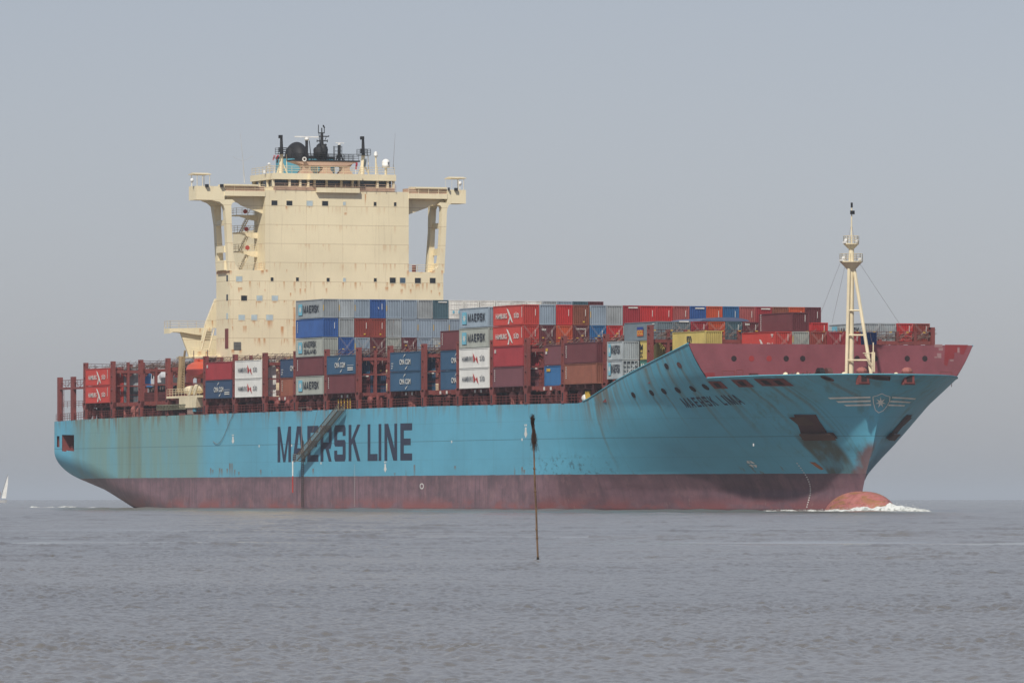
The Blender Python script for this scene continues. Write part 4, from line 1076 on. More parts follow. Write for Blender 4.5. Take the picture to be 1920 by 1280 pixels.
# gangway, pilot ladder
def gangway():
    ax, az = at_side(640, 768, -24.2); bx, bz = at_side(562, 863, -24.2)
    mb = MB(); n = 30; a = Vector((ax, -24.2, az)); b = Vector((bx, -24.2, bz)); up = Vector((0, 0, .95))
    for y in (-24.65, -23.75):
        a.y = b.y = y
        mb.tube(a, b, .13, n=4); mb.tube(a + up, b + up, .10, n=4)
        for i in range(n + 1):
            p = a + (b - a) * i / n; mb.tube(p, p + up, .05, n=3)
            if i < n: mb.tube(p, a + (b - a) * (i + 1) / n + up, .04, n=3)
    for i in range(n * 2): p = a + (b - a) * i / (n * 2); mb.box(p.x - .12, p.x + .12, -24.65, -23.75, p.z - .02, p.z + .05)
    o = mb.build("gangway", M_STEEL, SH)
    m = MB(); m.box(bx - 1.6, bx + .6, -24.8, -23.6, bz - .12, bz); m.rail([(bx - 1.6, -24.8, bz), (bx, -24.8, bz)], 1.0, .8, .04); m.build("gangway_platform", M_STEEL, o)
    m = MB(); x = (ax + bx) / 2 - 4
    for px, py in ((600, 768), (612, 768)):
        x1, z1 = at_side(px, py); m.tube((x1, -23.6, z1), (bx + (ax - bx) * (.25 if px < 605 else .6), -24.2, bz + (az - bz) * (.25 if px < 605 else .6) + .9), .03, n=3)
    xw = at_side(569, 800)[0]; m.build('gangway_wire', M_GREY, o); m = MB(); m.tube((xw, -23.5, 16), (xw, -23.5, 9), .05, n=3); m.tube((xw - 1.4, -23.5, 16), (xw + 4.5, -23.5, 16), .08)
    m.build("ladder_hoist", M_GREY, o)
    m = MB(); x = at_side(562.5, 880)[0]; m.tube((x, -24.4, bz - .1), (x, -24.4, bz - 2.4), .11); m.build("upper_fender_pole", M_MARK, o)
    m = MB(); m.tube((x, -24.4, bz - 2.41), (x, -24.4, bz - 5), .11); m.build("lower_fender_pole", plain("pole_red", (.42, .05, .04, 1)), o)
    m = MB(); x = at_side(568.5, 880)[0]; zt = at_side(568.5, 825)[1]
    for dx in (-.45, .45): m.tube((x + dx, -23.35, zt), (x + dx, -23.35, .5), .05, n=3)
    for z in np.arange(.6, zt, .36): m.box(x - .5, x + .5, -23.40, -23.30, z, z + .07)
    m.build("pilot_ladder", plain("rope_brown", (.07, .05, .045, 1)), SH)
gangway()
mb = MB(); pts = []
for k in range(11):
    t = k / 10; px = 439 - 38 * t; py = 777 + 55 * math.sin(t * math.pi * .62) ** 1.3; x, z = at_side(px, py); pts.append((x, -23.35, z))
mb.path(pts, .04); mb.build("hanging_line", M_GREY, SH)

# forecastle: mast, winches
def foremast():
    X = 296.6; P = lambda a, b, XX=X: pf(a, b, XX)
    mb = MB(); base = P(1595, 697); mb.tube((base[0], base[1], 17.2), P(1596, 500), .42, .40, 12); mb.tube(P(1596, 500), P(1596.5, 459), .40, .36, 12)
    mb.tube(P(1596.5, 459), P(1596.5, 440), .15, .13); mb.tube(P(1596.5, 440), P(1597, 384), .11, .08)
    fm = mb.build("foremast", M_CREAM2, SH)
    XF = 299.6
    for (tx, bx_) in ((1592, 1586.5), (1601.5, 1637)):
        y, z = at_front(bx_, 700, XF if bx_ > 1600 else X + .4); MB().tube((XF if bx_ > 1600 else X + .4, y, 17.2), (X + .3,) + at_front(tx, 503, X + .3), .24, n=8).build("mast_leg", M_CREAM2, fm)
    for py in (582, 628, 675):
        t = (py - 503) / 197; l = 1592 - 5.5 * t; r = 1601.5 + 35.5 * t
        pl = (X + .3,) + at_front(l, py, X + .3); xr = X + .3 + (XF - X - .3) * t; pr_ = (xr,) + at_front(r, py, xr); MB().tube(pl, pr_, .13, n=6).build("mast_rung", M_CREAM2, fm)
    for py, w, h in ((491, 20, 1.3), (457.5, 13.5, .7)):
        z = P(1596, py)[2]; y = P(1596, py)[1]; r = w / 12.6; n = 14; mb = MB()
        mb.tube((X, y, z - h * .95), (X, y, z - .06), .4, r * .95, n); mb.tube((X, y, z - .06), (X, y, z + .1), r, n=n)
        ring = [(X + r * math.cos(2 * math.pi * i / n), y + r * math.sin(2 * math.pi * i / n), z + .1) for i in range(n + 1)]
        mb.rail(ring, 1.0, 1.0, .03); pl = mb.build("mast_platform", M_CREAM2, fm)
        m = MB(); m.ball((X + .3, y - r * .8, z + .45), .3); m.ball((X + .3, y + r * .75, z + .35), .25); m.box(X, X + .5, y - r - .25, y - r * .6, z + .1, z + .35); m.build("mast_light", M_WHITE, pl)
    mb = MB(); mb.box(X, X + .3, P(1594, 0)[1], P(1601, 0)[1], P(0 + 1596, 402)[2], P(1596, 395)[2]); mb.tube(P(1597, 389), P(1597, 380), .16); mb.build("masthead_lamp", M_BLACK, fm)
    mb = MB(); mb.tube(P(1575, 494), P(1533, 602, 275), .018, n=3); mb.tube(P(1584, 500), P(1560, 606, 276), .018, n=3); mb.tube(P(1612, 494), (289.8,) + at_front(1686, 606, 289.8), .018, n=3); mb.tube(P(1596.5, 420), P(1591, 445), .02, n=3); mb.tube(P(1597, 420), P(1601, 445), .02, n=3)
    mb.tube(P(1628, 610), P(1636, 645), .02, n=3); mb.build("mast_stays", M_GREY, fm)
    mb = MB(); XX = 300
    for px in (1635.5, 1639.5): mb.tube(P(px, 697, XX), P(px, 660, XX), .10)
    mb.tube(P(1637, 697, XX), P(1637.5, 642, XX), .08)
    for py in range(664, 697, 4): mb.tube(P(1635.5, py, XX), P(1639.5, py, XX), .05)
    mb.tube(P(1618, 662, XX), P(1638, 662, XX), .07); mb.tube(P(1622, 664, XX), P(1635, 686, XX), .12); mb.build("mast_side_ladder", M_CREAM2, fm)
foremast()
def winches():
    for i, (px, X) in enumerate(((1538, 296), (1553, 296), (1618, 297))):
        y, z = at_front(px, 694, X); mb = MB()
        mb.tube((X, y - .35, 18.8), (X, y + .35, 18.8), .95 if i < 2 else 1.1, n=14); mb.box(X - 1, X + 1, y - 1.3, y - .5, 17.2, 18.6); mb.tube((X, y - 1.4, 18.6), (X, y + 1.5, 18.6), .3)
        mb.build("mooring_winch", M_BLACK if i != 1 else M_PIPE, SH)
    mb = MB(); rr = random.Random(3)
    for px in (1480, 1488, 1496, 1504, 1512, 1520, 1570, 1577, 1650, 1660, 1668):
        y, z = at_front(px, 697, 296); mb.tube((296, y, 17.2), (296, y + rr.uniform(-.3, .3), 18.7 + rr.random() * .7), .07); mb.tube((296, y, 18.6), (296, y + rr.uniform(.3, .8), 18.8 + rr.random() * .4), .1)
    mb.build("forecastle_fittings", M_PIPE, SH)
    for px, w in ((1473, 6), (1583, 7), (1680, 6), (1496, 4)):
        y, z = at_front(px, 700, 298 if px > 1550 else 294); X = 298 if px > 1550 else 294
        mb = MB(); mb.ball((X, y, 18.4), .6, w / 12.6, .75, 14, 8); mb.box(X - .5, X + .5, y - w / 14, y + w / 14, 17.2, 18.4); mb.build("mushroom_vent", M_CREAM2, SH)
    mb = MB(); y, z = at_front(1413, 703, 291.5); mb.box(291, 292, y - .5, y + .5, 17.2, 19.0); mb.build("grating_locker", M_REDD, SH)
    mb = MB()
    for a, b, t in ((1354, 1377, 695), (1381, 1393, 693), (1763, 1784, 697)):
        y0, zt = at_front(a, t, 291.0); y1 = at_front(b, t, 291.0)[0]
        mb.path([(291, y0, 17.3), (291, y0, zt), (291, y1, zt), (291, y1, 17.3)], .05)
    mb.build("safety_frames", M_RED, SH)
winches()

# ------------------------------------------------------------------ flags on the signal halyards
def flag(px, py, w, h, mat, label, X=78.6, skew=0):
    y, z = at_front(px, py, X); mb = MB(); n = 6; w /= 11.5; h /= 11.5
    rows = []
    for i in range(n + 1):
        t = i / n; rows.append([(X + .12 * math.sin(t * 6) + .1 * j, y + skew * t - w / 2 + w * j * (1 - .3 * t), z - h * t) for j in (0, .5, 1)])
    for i in range(n):
        for j in range(2): mb.poly([rows[i][j], rows[i][j + 1], rows[i + 1][j + 1], rows[i + 1][j]])
    o = mb.build("signal_flag", mat, None); s = o.modifiers.new("t", 'SOLIDIFY'); s.thickness = .02
    tag(o, label, "flag", "flags hoisted on the signal halyards"); return o
FR = plain("flag_red", (.32, .03, .05, 1), .8); FW = plain("flag_red_white", (.36, .16, .18, 1), .8); FD = plain("flag_dark", (.05, .05, .05, 1), .8)
flag(514.5, 291, 4, 10, FW, "faded red and white flag, the leftmost hanging from the left signal mast", skew=-.15)
flag(521.5, 291, 4.5, 7, FR, "small red flag just left of the left signal mast pole", skew=-.3)
flag(519.5, 299, 3, 7, FD, "small dark flag hanging below the red one at the left signal mast", skew=.1)
flag(668.2, 305, 4, 13, FR, "plain red flag hanging under the right end of the black mast platform")
flag(684.5, 298, 5, 17, plain("flag_grey", (.09, .11, .12, 1), .8), "dark grey limp flag hanging beside the right signal mast")

# ------------------------------------------------------------------ lifeboat
def lifeboat():
    X0, z0 = at_side(351, 710, -22.4); root = empty("lifeboat", (X0 + 4.6, -21.6, z0)); tag(root, "orange enclosed lifeboat hanging beside the cream boat deck at the ship's side", "lifeboat")
    n = 14; rows = []
    for i in range(n + 1):
        t = i / n * 2 - 1; w = 1.75 * (1 - abs(t) ** 3.2) ** .5 + .02; x = t * 4.7; kz = 1.0 * abs(t) ** 4
        rows.append([(x, 0, kz), (x, -w * .8, kz + .35), (x, -w, 1.35), (x, -w * 1.0, 1.5), (x, -w * .78, 2.35 - .2 * abs(t)), (x, -w * .35, 2.75 - .4 * abs(t) ** 2), (x, w * .35, 2.75 - .4 * abs(t) ** 2), (x, w * .78, 2.35 - .2 * abs(t)), (x, w, 1.5), (x, w, 1.35), (x, w * .8, kz + .35)])
    mb = MB(); up = MB()
    def sk(m, ids, close=False):
        i0 = len(m.v)
        for r in rows: m.v += [r[k] for k in ids]
        k = len(ids)
        for i in range(n):
            for j in range(k - 1): m.f.append((i0 + i * k + j, i0 + i * k + j + 1, i0 + (i + 1) * k + j + 1, i0 + (i + 1) * k + j))
    sk(mb, [3, 2, 1, 0, 10, 9, 8]); sk(up, [3, 4, 5, 6, 7, 8])
    hu = mb.build("boat_hull", paint("lifeboat_red", (.36, .055, .05, 1), .05, .3), root); recalc(hu)
    cp = up.build("canopy", M_ORANGE, root); recalc(cp)
    m = MB(); m.box(-1.8, -.2, -.5, .5, 2.7, 3.15); m.rail([(-1.8, -.4, 2.8), (.9, -.4, 2.8)], .5, 1.0, .04); m.build("steering_hatch", M_ORANGE, root)
    m = MB(); m.tube((-3.6, 0, 2.3), (-3.6, 0, 4.6), .08); m.tube((3.6, 0, 2.3), (3.6, 0, 4.6), .08); m.build("falls", M_GREY, root)
lifeboat()

# ------------------------------------------------------------------ vehicles carried on the after hatch
def truck(name, x, y, z, cabcol, chcol, label, cat, face=-1, tank=None):
    root = empty(name, (x, y, z)); root.rotation_euler = (0, 0, 0 if face > 0 else math.pi); tag(root, label, cat)
    cm = plain(name + "_cab_paint", cabcol, .35); hm = plain(name + "_chassis_paint", chcol, .5)
    m = MB(); m.prism([(1.2, -1.25, 1.0), (3.4, -1.25, 1.0), (3.5, -1.25, 2.1), (3.1, -1.25, 3.6), (1.2, -1.25, 3.9)], (0, 2.5, 0)); cab = m.build("cab", cm, root)
    MB().prism([(3.52, -1.0, 2.15), (3.52, 1.0, 2.15), (3.16, .9, 3.45), (3.16, -.9, 3.45)], (.02, 0, 0)).build("windscreen", M_GLASS, cab)
    for s in (-1, 1): MB().box(2.2, 3.0, s * 1.26 - .01, s * 1.26 + .01, 2.2, 3.1).build("side_window", M_GLASS, cab)
    MB().box(1.3, 3.4, -1.27, -1.26, 1.7, 1.9).build("stripe", plain("stripe_red", (.4, .05, .05, 1)), cab)
    MB().box(-4, 1.2, -.5, .5, .8, 1.15).build("chassis", hm, root)
    if tank: m = MB(); m.ball((-1.4, 0, 2.6), 2.5, 1.15, 1.2, 16, 10); m.build("drum", plain(name + "_drum", tank, .4), root, True)
    m = MB(); m.box(-3.8, 1.0, -1.2, 1.2, 1.15, 1.5); m.box(-3.8, -2.0, -1.2, 1.2, 1.5, 2.3); m.build("body", hm, root)
    for wx in (2.4, -1.6, -3.0):
        for s in (-1, 1):
            w = MB().tube((wx, s * 1.22, .5), (wx, s * .9, .5), .5, n=14).build("wheel", M_BLACK, root)
            MB().tube((wx, s * 1.225, .5), (wx, s * 1.24, .5), .25, n=10).build("rim", M_GREY, w)
zd = 19.8
x_, _z = at_side(303, 740, -16.0)
MB().box(x_ - 9, x_ + 8, -17.6, -14.4, 17.9, 19.7).build("flat_rack", M_REDD, SH)
truck("truck", x_ + 1.5, -16, zd, (.68, .70, .72, 1), (.1, .1, .11, 1), "white lorry with a red stripe, on deck behind the red posts near the stern", "truck", -1, (.62, .64, .66, 1))
truck("tractor_truck", x_ - 4.6, -16, zd - .3, (.10, .30, .55, 1), (.06, .22, .50, 1), "small blue lorry on deck, just left of the white one, near the stern", "truck", -1)

# ------------------------------------------------------------------ containers
CW, CH = 2.5, 2.9
def corr(mb, o, u, v, n, L, Hh, pitch=.36, d=.07):
    """trapezoid corrugated sheet: origin o, u direction (length L), v up (height Hh), n outward"""
    o, u, v, n = map(Vector, (o, u, v, n)); k = max(1, round(L / pitch)); p = L / k; i0 = len(mb.v); prof = []
    for i in range(k): prof += [(i * p, 0), (i * p + p * .35, 0), (i * p + p * .5, -d), (i * p + p * .85, -d)]
    prof.append((L, 0))
    for a, b in prof:
        P0 = o + u * a + n * b; mb.v.append(tuple(P0)); mb.v.append(tuple(P0 + v * Hh))
    for i in range(len(prof) - 1): mb.f.append((i0 + 2 * i, i0 + 2 * i + 2, i0 + 2 * i + 3, i0 + 2 * i + 1))
def container_mesh(L, H, kind):
    mb = MB(); w = CW / 2; h = L / 2; t = .16
    for sx in (-1, 1):
        for sy in (-1, 1):
            mb.box(min(sx * h, sx * (h - t)), max(sx * h, sx * (h - t)), min(sy * w, sy * (w - t)), max(sy * w, sy * (w - t)), 0, H)
    for sy in (-1, 1):
        for z0, z1 in ((.0, .16), (H - .12, H - .001)): mb.box(-h + t, h - t, min(sy * w, sy * (w - .1)) + (.012 if sy < 0 else 0), max(sy * w, sy * (w - .1)) - (.012 if sy > 0 else 0), z0 + .001, z1)
    for sx in (-1, 1):
        for z0, z1 in ((.0, .16), (H - .14, H - .001)): mb.box(min(sx * h, sx * (h - .1)) + (.012 if sx < 0 else 0), max(sx * h, sx * (h - .1)) - (.012 if sx > 0 else 0), -w + t, w - t, z0 + .001, z1)
    mb.poly([(-h + .02, -w + .02, H - .03), (h - .02, -w + .02, H - .03), (h - .02, w - .02, H - .03), (-h + .02, w - .02, H - .03)])
    dd = .03 if kind == 'reefer' else .06
    corr(mb, (-h + t, -w + .05, .15), (1, 0, 0), (0, 0, 1), (0, -1, 0), L - 2 * t, H - .27, .33 if kind != 'reefer' else .5, dd)
    corr(mb, (h - t, w - .05, .15), (-1, 0, 0), (0, 0, 1), (0, 1, 0), L - 2 * t, H - .27, .30, dd)
    if kind == 'reefer':
        mb.poly([(h - .06, -w + t, .15), (h - .06, w - t, .15), (h - .06, w - t, H - .13), (h - .06, -w + t, H - .13)])
        for y in (-.9, -.35, .35, .9): mb.tube((h - .02, y, .15), (h - .02, y, H - .15), .035, n=4)
        mb.box(h - .06, h - .01, -.02, .02, .16, H - .15)
        for z in (.6, 1.4, 2.2): mb.box(h - .055, h - .02, -w + .18, w - .18, z, z + .05)
    elif kind == 'frame':
        mb.poly([(h - .3, -w + t, .15), (h - .3, w - t, .15), (h - .3, w - t, H - .13), (h - .3, -w + t, H - .13)])
        for y in (-.6, 0, .6): mb.box(h - .08, h - .0, y - .05, y + .05, .16, H - .15)
        for z in (.7, 1.3, 1.9): mb.box(h - .09, h - .01, -w + .17, w - .17, z, z + .08)
        mb.tube((h - .05, -w + .2, .2), (h - .05, w - .2, H - .3), .05)
    else:
        corr(mb, (h - .05, -w + t, .15), (0, 1, 0), (0, 0, 1), (1, 0, 0), CW - 2 * t, H - .28, .275, .13)
    corr(mb, (-h + .05, w - t, .15), (0, -1, 0), (0, 0, 1), (-1, 0, 0), CW - 2 * t, H - .28, .3, .06)
    me = mb.mesh("container_%s" % kind); bm = bmesh.new(); bm.from_mesh(me); me.materials.append(M_RED); bm.free(); return me
CM = {}
def cmesh(L, H, kind):
    k = (L, H, kind)
    if k not in CM: CM[k] = container_mesh(L, H, kind)
    return CM[k]
COL = {
 'lgrey': ((.36, .40, .42, 1), .42, .5), 'ggrey': ((.33, .35, .32, 1), .25, .3), 'bgrey': ((.27, .335, .40, 1), .12, .3), 'mgrey': ((.27, .30, .32, 1), .15, .35), 'rgrey': ((.33, .36, .37, 1), .75, .5),
 'blue': ((.035, .10, .30, 1), .08, .3), 'mblue': ((.03, .13, .30, 1), .08, .3), 'navy': ((.030, .062, .125, 1), .05, .2), 'cma': ((.030, .085, .16, 1), .05, .2), 'teal': ((.07, .13, .16, 1), .1, .3),
 'maroon': ((.13, .035, .042, 1), .08, .3), 'brick': ((.26, .055, .042, 1), .08, .3), 'brown': ((.24, .085, .055, 1), .12, .4), 'hsred': ((.44, .052, .042, 1), .04, .2), 'red': ((.46, .035, .035, 1), .05, .25), 'dred': ((.30, .033, .042, 1), .05, .25),
 'orange': ((.48, .085, .035, 1), .08, .3), 'plum': ((.15, .055, .068, 1), .05, .2), 'rose': ((.33, .09, .085, 1), .06, .3),
 'white': ((.72, .72, .69, 1), .12, .15), 'rwhite': ((.66, .66, .62, 1), .3, .4), 'msc': ((.50, .40, .13, 1), .1, .3), 'green': ((.06, .17, .14, 1), .2, .4), 'steel': ((.15, .19, .22, 1), .08, .3), 'dgrey': ((.14, .17, .19, 1), .1, .3)}
ML = {'w': plain("white_lettering", (.66, .66, .62, 1)), 'n': plain("dark_lettering", (.028, .034, .05, 1)), 'r': plain("red_logo", (.42, .03, .03, 1)), 'b': plain("sky_blue_logo", (.16, .45, .58, 1)), 'g': plain("grey_lettering", (.22, .24, .26, 1)), 'g2': plain('soft_grey_lettering', (.19, .20, .22, 1)), 'y': M_YEL, 'ob': plain("logo_blue", (.03, .06, .25, 1)), 'or': plain("logo_orange", (.5, .12, .03, 1))}
def put2d(name, polys, root, L, mat, u0, v0, face='side', off=.03):
    """2d artwork laid on the starboard side (u along X) or the forward end (u along Y)"""
    mb = MB()
    for p in polys:
        if face == 'side': mb.poly([(u0 + a, -CW / 2 - off, v0 + b) for a, b in p])
        else: mb.poly([(L / 2 + off, u0 + a, v0 + b) for a, b in p])
    return mb.build(name, mat, root)
def rect(w, h, x=0, y=0): return [(x, y), (x + w, y), (x + w, y + h), (x, y + h)]
def star(r, n=7, sx=1.0):
    out = []; rim = [((r if i % 2 == 0 else r * .42) * math.cos(math.pi / 2 + math.pi * i / n) * sx, (r if i % 2 == 0 else r * .42) * math.sin(math.pi / 2 + math.pi * i / n)) for i in range(2 * n)]
    for i in range(2 * n): out.append([(0, 0), rim[i], rim[(i + 1) % (2 * n)]])
    return out
def art_maersk(root, L, H, sub=False, small=False):
    k = L / 13.0 if small else 1.0
    x0 = -L / 2 + 1.3 * k
    put2d("logo_panel", [rect(1.9 * k, 1.75, 0, 0)], root, L, ML['b'], x0, .55)
    put2d("logo_star", star(.62, 7, 1.25 * k), root, L, ML['w'], x0 + .95 * k, 1.43, off=.045)
    if not sub:
        polys, w = block_text("MAERSK", 1.15, 1.0 * k, .25); s = 7.4 * k / w
        put2d("lettering", [[(a * s, b) for a, b in p] for p in polys], root, L, ML['n'], x0 + 2.4 * k, .9)
    else:
        polys, w = block_text("MAERSK", .95, 1.0, .25); s = 6.0 / w
        put2d("lettering", [[(a * s, b) for a, b in p] for p in polys], root, L, ML['n'], x0 + 2.6, 1.45)
        f, w = font_mesh("SEALAND", .7, 6.0); put2d("small_lettering", f, root, L, ML['n'], x0 + 2.6, .45)
def art_hs(root, L, H, red):
    c = ML['w'] if red else ML['g2']
    f, w = font_mesh("HAMBURG", .72, 4.6); put2d("lettering", f, root, L, c, -5.0, 1.05)
    f, w = font_mesh("SÜD", .82, 2.1); put2d("lettering", f, root, L, c, 2.5, 1.05)
    if not red:
        put2d("logo_sails", [[(-.35, 2.25), (-.05, .75), (.75, 1.35)], [(.85, 1.3), (1.35, 1.7), (2.0, .55), (1.2, 1.0)]], root, L, ML['r'], 0, 0)
    else:
        put2d("logo_sails", [[(-.5, 2.5), (.2, 2.3), (1.2, 1.5), (.7, 1.2)], [(.7, 1.2), (1.2, 1.5), (2.2, .3), (1.6, .5)], [(.0, .2), (.7, 1.2), (.95, 1.35), (.6, .2)]], root, L, ML['w'], 0, 0, off=.045)
        put2d("id_marking", [rect(.18, 1.5)], root, L, ML['w'], 5.7, 1.1)
def art_cma(root, L, H, x=0.0, note=None):
    f, w = font_mesh("CMA CGM", .78, 4.9); put2d("lettering", f, root, L, ML['w'], x - 2.4, 1.05)
    arc = []
    for i in range(4):
        t0, t1 = i / 4, (i + 1) / 4; g = lambda t: (-1.3 + .95 * t, 2.0 + .5 * t ** .6); w0, w1 = .05 + .08 * t0, .05 + .08 * t1
        a, b = g(t0), g(t1); arc.append([(a[0], a[1] - w0), (b[0], b[1] - w1), (b[0] + .1, b[1] + w1), (a[0], a[1] + w0)])
    put2d("logo_arc", arc, root, L, ML['w'], x + .5, 0); put2d("logo_arc", [[(-a, 2.85 - b) for a, b in p] for p in arc], root, L, ML['w'], x - .1, 0)
    if note == 'r':
        for z in (.55, .85): put2d("slogan", [rect(2.6, .16)], root, L, ML['w'], 3.2, z)
        put2d("slogan", [rect(3.0, .05)], root, L, ML['w'], 3.0, 1.3)
    if note == 'l':
        for j, z in enumerate((.35, .65, .95)):
            f, w = font_mesh(("spirit", "the worlds", "discover")[j] if False else ("a better", "trading", "spirit")[j], .22); put2d("slogan", f, root, L, ML['w'], -L / 2 + .5, 1.15 - .35 * j)
def art_vert(root, L, H, x=None, n=6, mat='w', h=.17):
    x = -L / 2 + .75 if x is None else x; r_ = random.Random(int(L * 100 + x * 10) + n)
    put2d("vertical_marking", [rect(.30, h, r_.uniform(-.04, .04), 2.35 - i * .3) for i in range(n)], root, L, ML[mat], x, 0)
def end_id(root, L, H, kind='v'):
    if 'v' in kind: put2d("id_marking", [rect(.08, .95, 0, 0)], root, L, ML['w'], .62, 1.3, 'end')
    if 'y' in kind: put2d("warning_label", [rect(.28, .22)], root, L, ML['y'], .25, .35, 'end')
    if 't' in kind: f, w = font_mesh("tex", .32, .75); put2d("lettering", f, root, L, ML['w'], -.95, 2.15, 'end')
    if 'c' in kind: f, w = font_mesh("CRONOS", .22, 1.5); put2d("lettering", f, root, L, ML['w'], -.8, 2.3, 'end')
    if 'h' in kind: put2d("white_name_bar", [rect(1.45, .17)], root, L, ML['w'], -.45, 2.5, 'end')
    if 's' in kind: put2d("warning_stripe", [rect(.10, .9)], root, L, ML['y'], -1.22, 1.1, 'end', .035)
    if 'w' in kind: put2d("white_swoosh", [[(-.1, .3), (.0, .32), (.16, 0), (.06, .02)]], root, L, ML['w'], 0.05, 1.4, 'end')
    if 'b' in kind: put2d("blue_square", [rect(.30, .42), rect(.30, .42, .95, 0)], root, L, ML['b'], -.62, .85, 'end', .03)
BAY = {}
def bay(key, x0, x1, y0, z0, dz, H=CH): BAY[key] = (x0, x1, y0, z0, dz, H)
for i in range(len(POSTX) - 1): bay('b%d' % (i + 1), POSTX[i] + .95, POSTX[i + 1] - .85, -23.4, 18.0, 2.97)
bay('b17', POSTX[-1] + .95, 274.4, -22.5, 18.55, 2.66, 2.6)
bay('b17a', POSTX[-1] + .95, 268.0, -22.5, 18.55, 2.66, 2.6)
bay('b17f', 268.2, 274.4, -22.5, 18.55, 2.66, 2.6)
Y18 = at_front(1322, 640, 289.0)[0]
bay('b18', 276.8, 289.0, Y18, 22.25, 2.66, 2.6)
NCONT = 0
def cont(b, row, tier, col, label, art=None, end='', kind='std', group=None, pitch=2.6, dx=0):
    global NCONT
    x0, x1, y0, z0, dz, H = BAY[b]; L = round(x1 - x0, 1)
    c, ru, di = COL[col]; mat = paint("container_%s" % col, c, ru, di)
    me = cmesh(L, H, kind)
    o = bpy.data.objects.new("shipping_container", me); C.objects.link(o)
    jr = random.Random(NCONT * 7 + 3)
    o.location = ((x0 + x1) / 2 + dx + jr.uniform(-.05, .05), y0 + CW / 2 + row * pitch + jr.uniform(-.02, .02), z0 + tier * dz)
    o.material_slots[0].link = 'OBJECT'; o.material_slots[0].material = mat
    tag(o, label, "shipping container", group or "shipping containers stacked on the ship's deck")
    if art: art(o, L, H)
    if end: end_id(o, L, H, end)
    NCONT += 1
    return o
mk = lambda o, L, H: art_maersk(o, L, H)
mks = lambda o, L, H: art_maersk(o, L, H, small=True)
hsr = lambda o, L, H: art_hs(o, L, H, True)
hsw = lambda o, L, H: art_hs(o, L, H, False)
def vt(x=None, n=6, m='w'): return lambda o, L, H: art_vert(o, L, H, x, n, m)
def letm(o, L, H): put2d("letter_mark", [rect(.28, .5), rect(.28, .5, .4, 0)], o, L, ML['w'], -L / 2 + .6, 2.0)
# stern stacks
cont('b1', 0, 0, 'hsred', "red container with white lettering and bird-like logo, lower of the two nearest the stern", hsr, 'v')
cont('b1', 0, 1, 'hsred', "red container with white lettering and bird-like logo, upper of the two nearest the stern", hsr, 'v')
cont('b1', 1, 0, 'dgrey', "dark grey corrugated container end low behind the second red post from the stern")
cont('b1', 1, 1, 'lgrey', "pale grey container end with framing, seen behind the rails near the stern", kind='reefer')
cont('b5', 0, 0, 'navy', "navy container with white lettering, below a crimson one, just right of the orange lifeboat", lambda o, L, H: art_cma(o, L, H, .2, 'r'), 'v')
cont('b5', 0, 1, 'dred', "crimson container with one small white mark, just right of the orange lifeboat", letm, 'v')
cont('b6', 0, 0, 'white', "lower white container with grey lettering and red sails, left of the deckhouse foot", hsw, kind='reefer')
cont('b6', 0, 1, 'white', "upper white container with grey lettering and red sails, left of the deckhouse foot", hsw, kind='reefer')
cont('b7', 1, 0, 'brown', "brown container half hidden behind a post, below a navy one, beside the white pair", vt(), 'v')
cont('b7', 1, 1, 'navy', "navy container half hidden behind a post, above a brown one, beside the white pair", lambda o, L, H: art_cma(o, L, H, .6, 'l'), 'v')
# tall stack before the deckhouse
cont('b8', 0, 0, 'ggrey', "lettered grey container with blue star at the foot of the stack before the deckhouse", mk)
cont('b8', 0, 1, 'maroon', "maroon container between two grey ones in the tall stack before the deckhouse", vt(), 'v')
cont('b8', 0, 2, 'ggrey', "grey container with two lines of dark lettering, middle of the tall stack before the deckhouse", lambda o, L, H: art_maersk(o, L, H, True), '')
cont('b8', 0, 3, 'blue', "blue container with white vertical letters, second from top of the tall stack before the deckhouse", vt(), 'v')
cont('b8', 0, 4, 'mgrey', "lettered grey container with blue star, topmost in the stack before the deckhouse", mk, 's')
ORD = ['first', 'second', 'third', 'fourth', 'fifth', 'sixth', 'seventh', 'eighth', 'ninth', 'tenth', 'eleventh', 'twelfth', 'thirteenth', 'fourteenth', 'fifteenth', 'sixteenth', 'seventeenth', 'eighteenth']
CN = {'dgrey': 'dark grey', 'cma': 'dark blue', 'lgrey': 'pale grey', 'ggrey': 'greenish grey', 'bgrey': 'blue grey', 'mgrey': 'mid grey', 'rgrey': 'rusty pale grey', 'blue': 'royal blue', 'mblue': 'blue', 'navy': 'navy', 'teal': 'dark teal', 'maroon': 'maroon', 'brick': 'brick red', 'brown': 'brown',
      'red': 'bright red', 'dred': 'crimson', 'orange': 'orange red', 'plum': 'plum', 'rose': 'faded red', 'rwhite': 'white refrigerated', 'white': 'white', 'hsred': 'red', 'steel': 'slate grey', 'msc': 'yellow', 'green': 'green'}
def rowset(b, tier, start, specs, where, sh=0):
    for i, sp in enumerate(specs):
        if sp is None: continue
        col, end = (sp, '') if isinstance(sp, str) else sp[:2]
        kind = 'reefer' if col == 'rwhite' else 'std'
        n = start + i
        cont(b, n, tier, col, "%s container end, %s from left in %s" % (CN[col], ORD[n - sh], where), None, end, kind)
rowset('b8', 4, 1, [('lgrey', 's'), ('bgrey', 's'), ('blue', 'vw'), ('bgrey', 's'), ('bgrey', ''), ('rgrey', ''), ('teal', 'h'), ('rwhite', 'b'), 'rwhite', 'rwhite', 'rwhite', 'rwhite', 'rwhite', 'lgrey', 'bgrey', ('teal', 'v'), ('maroon', 'v')], "the top row before the deckhouse")
rowset('b8', 3, 1, ['rgrey', ('brick', 'vy'), ('brick', 'vy'), 'rgrey', 'bgrey', ('bgrey', 's'), ('bgrey', 's'), ('bgrey', 's'), 'bgrey'], "the second row before the deckhouse")
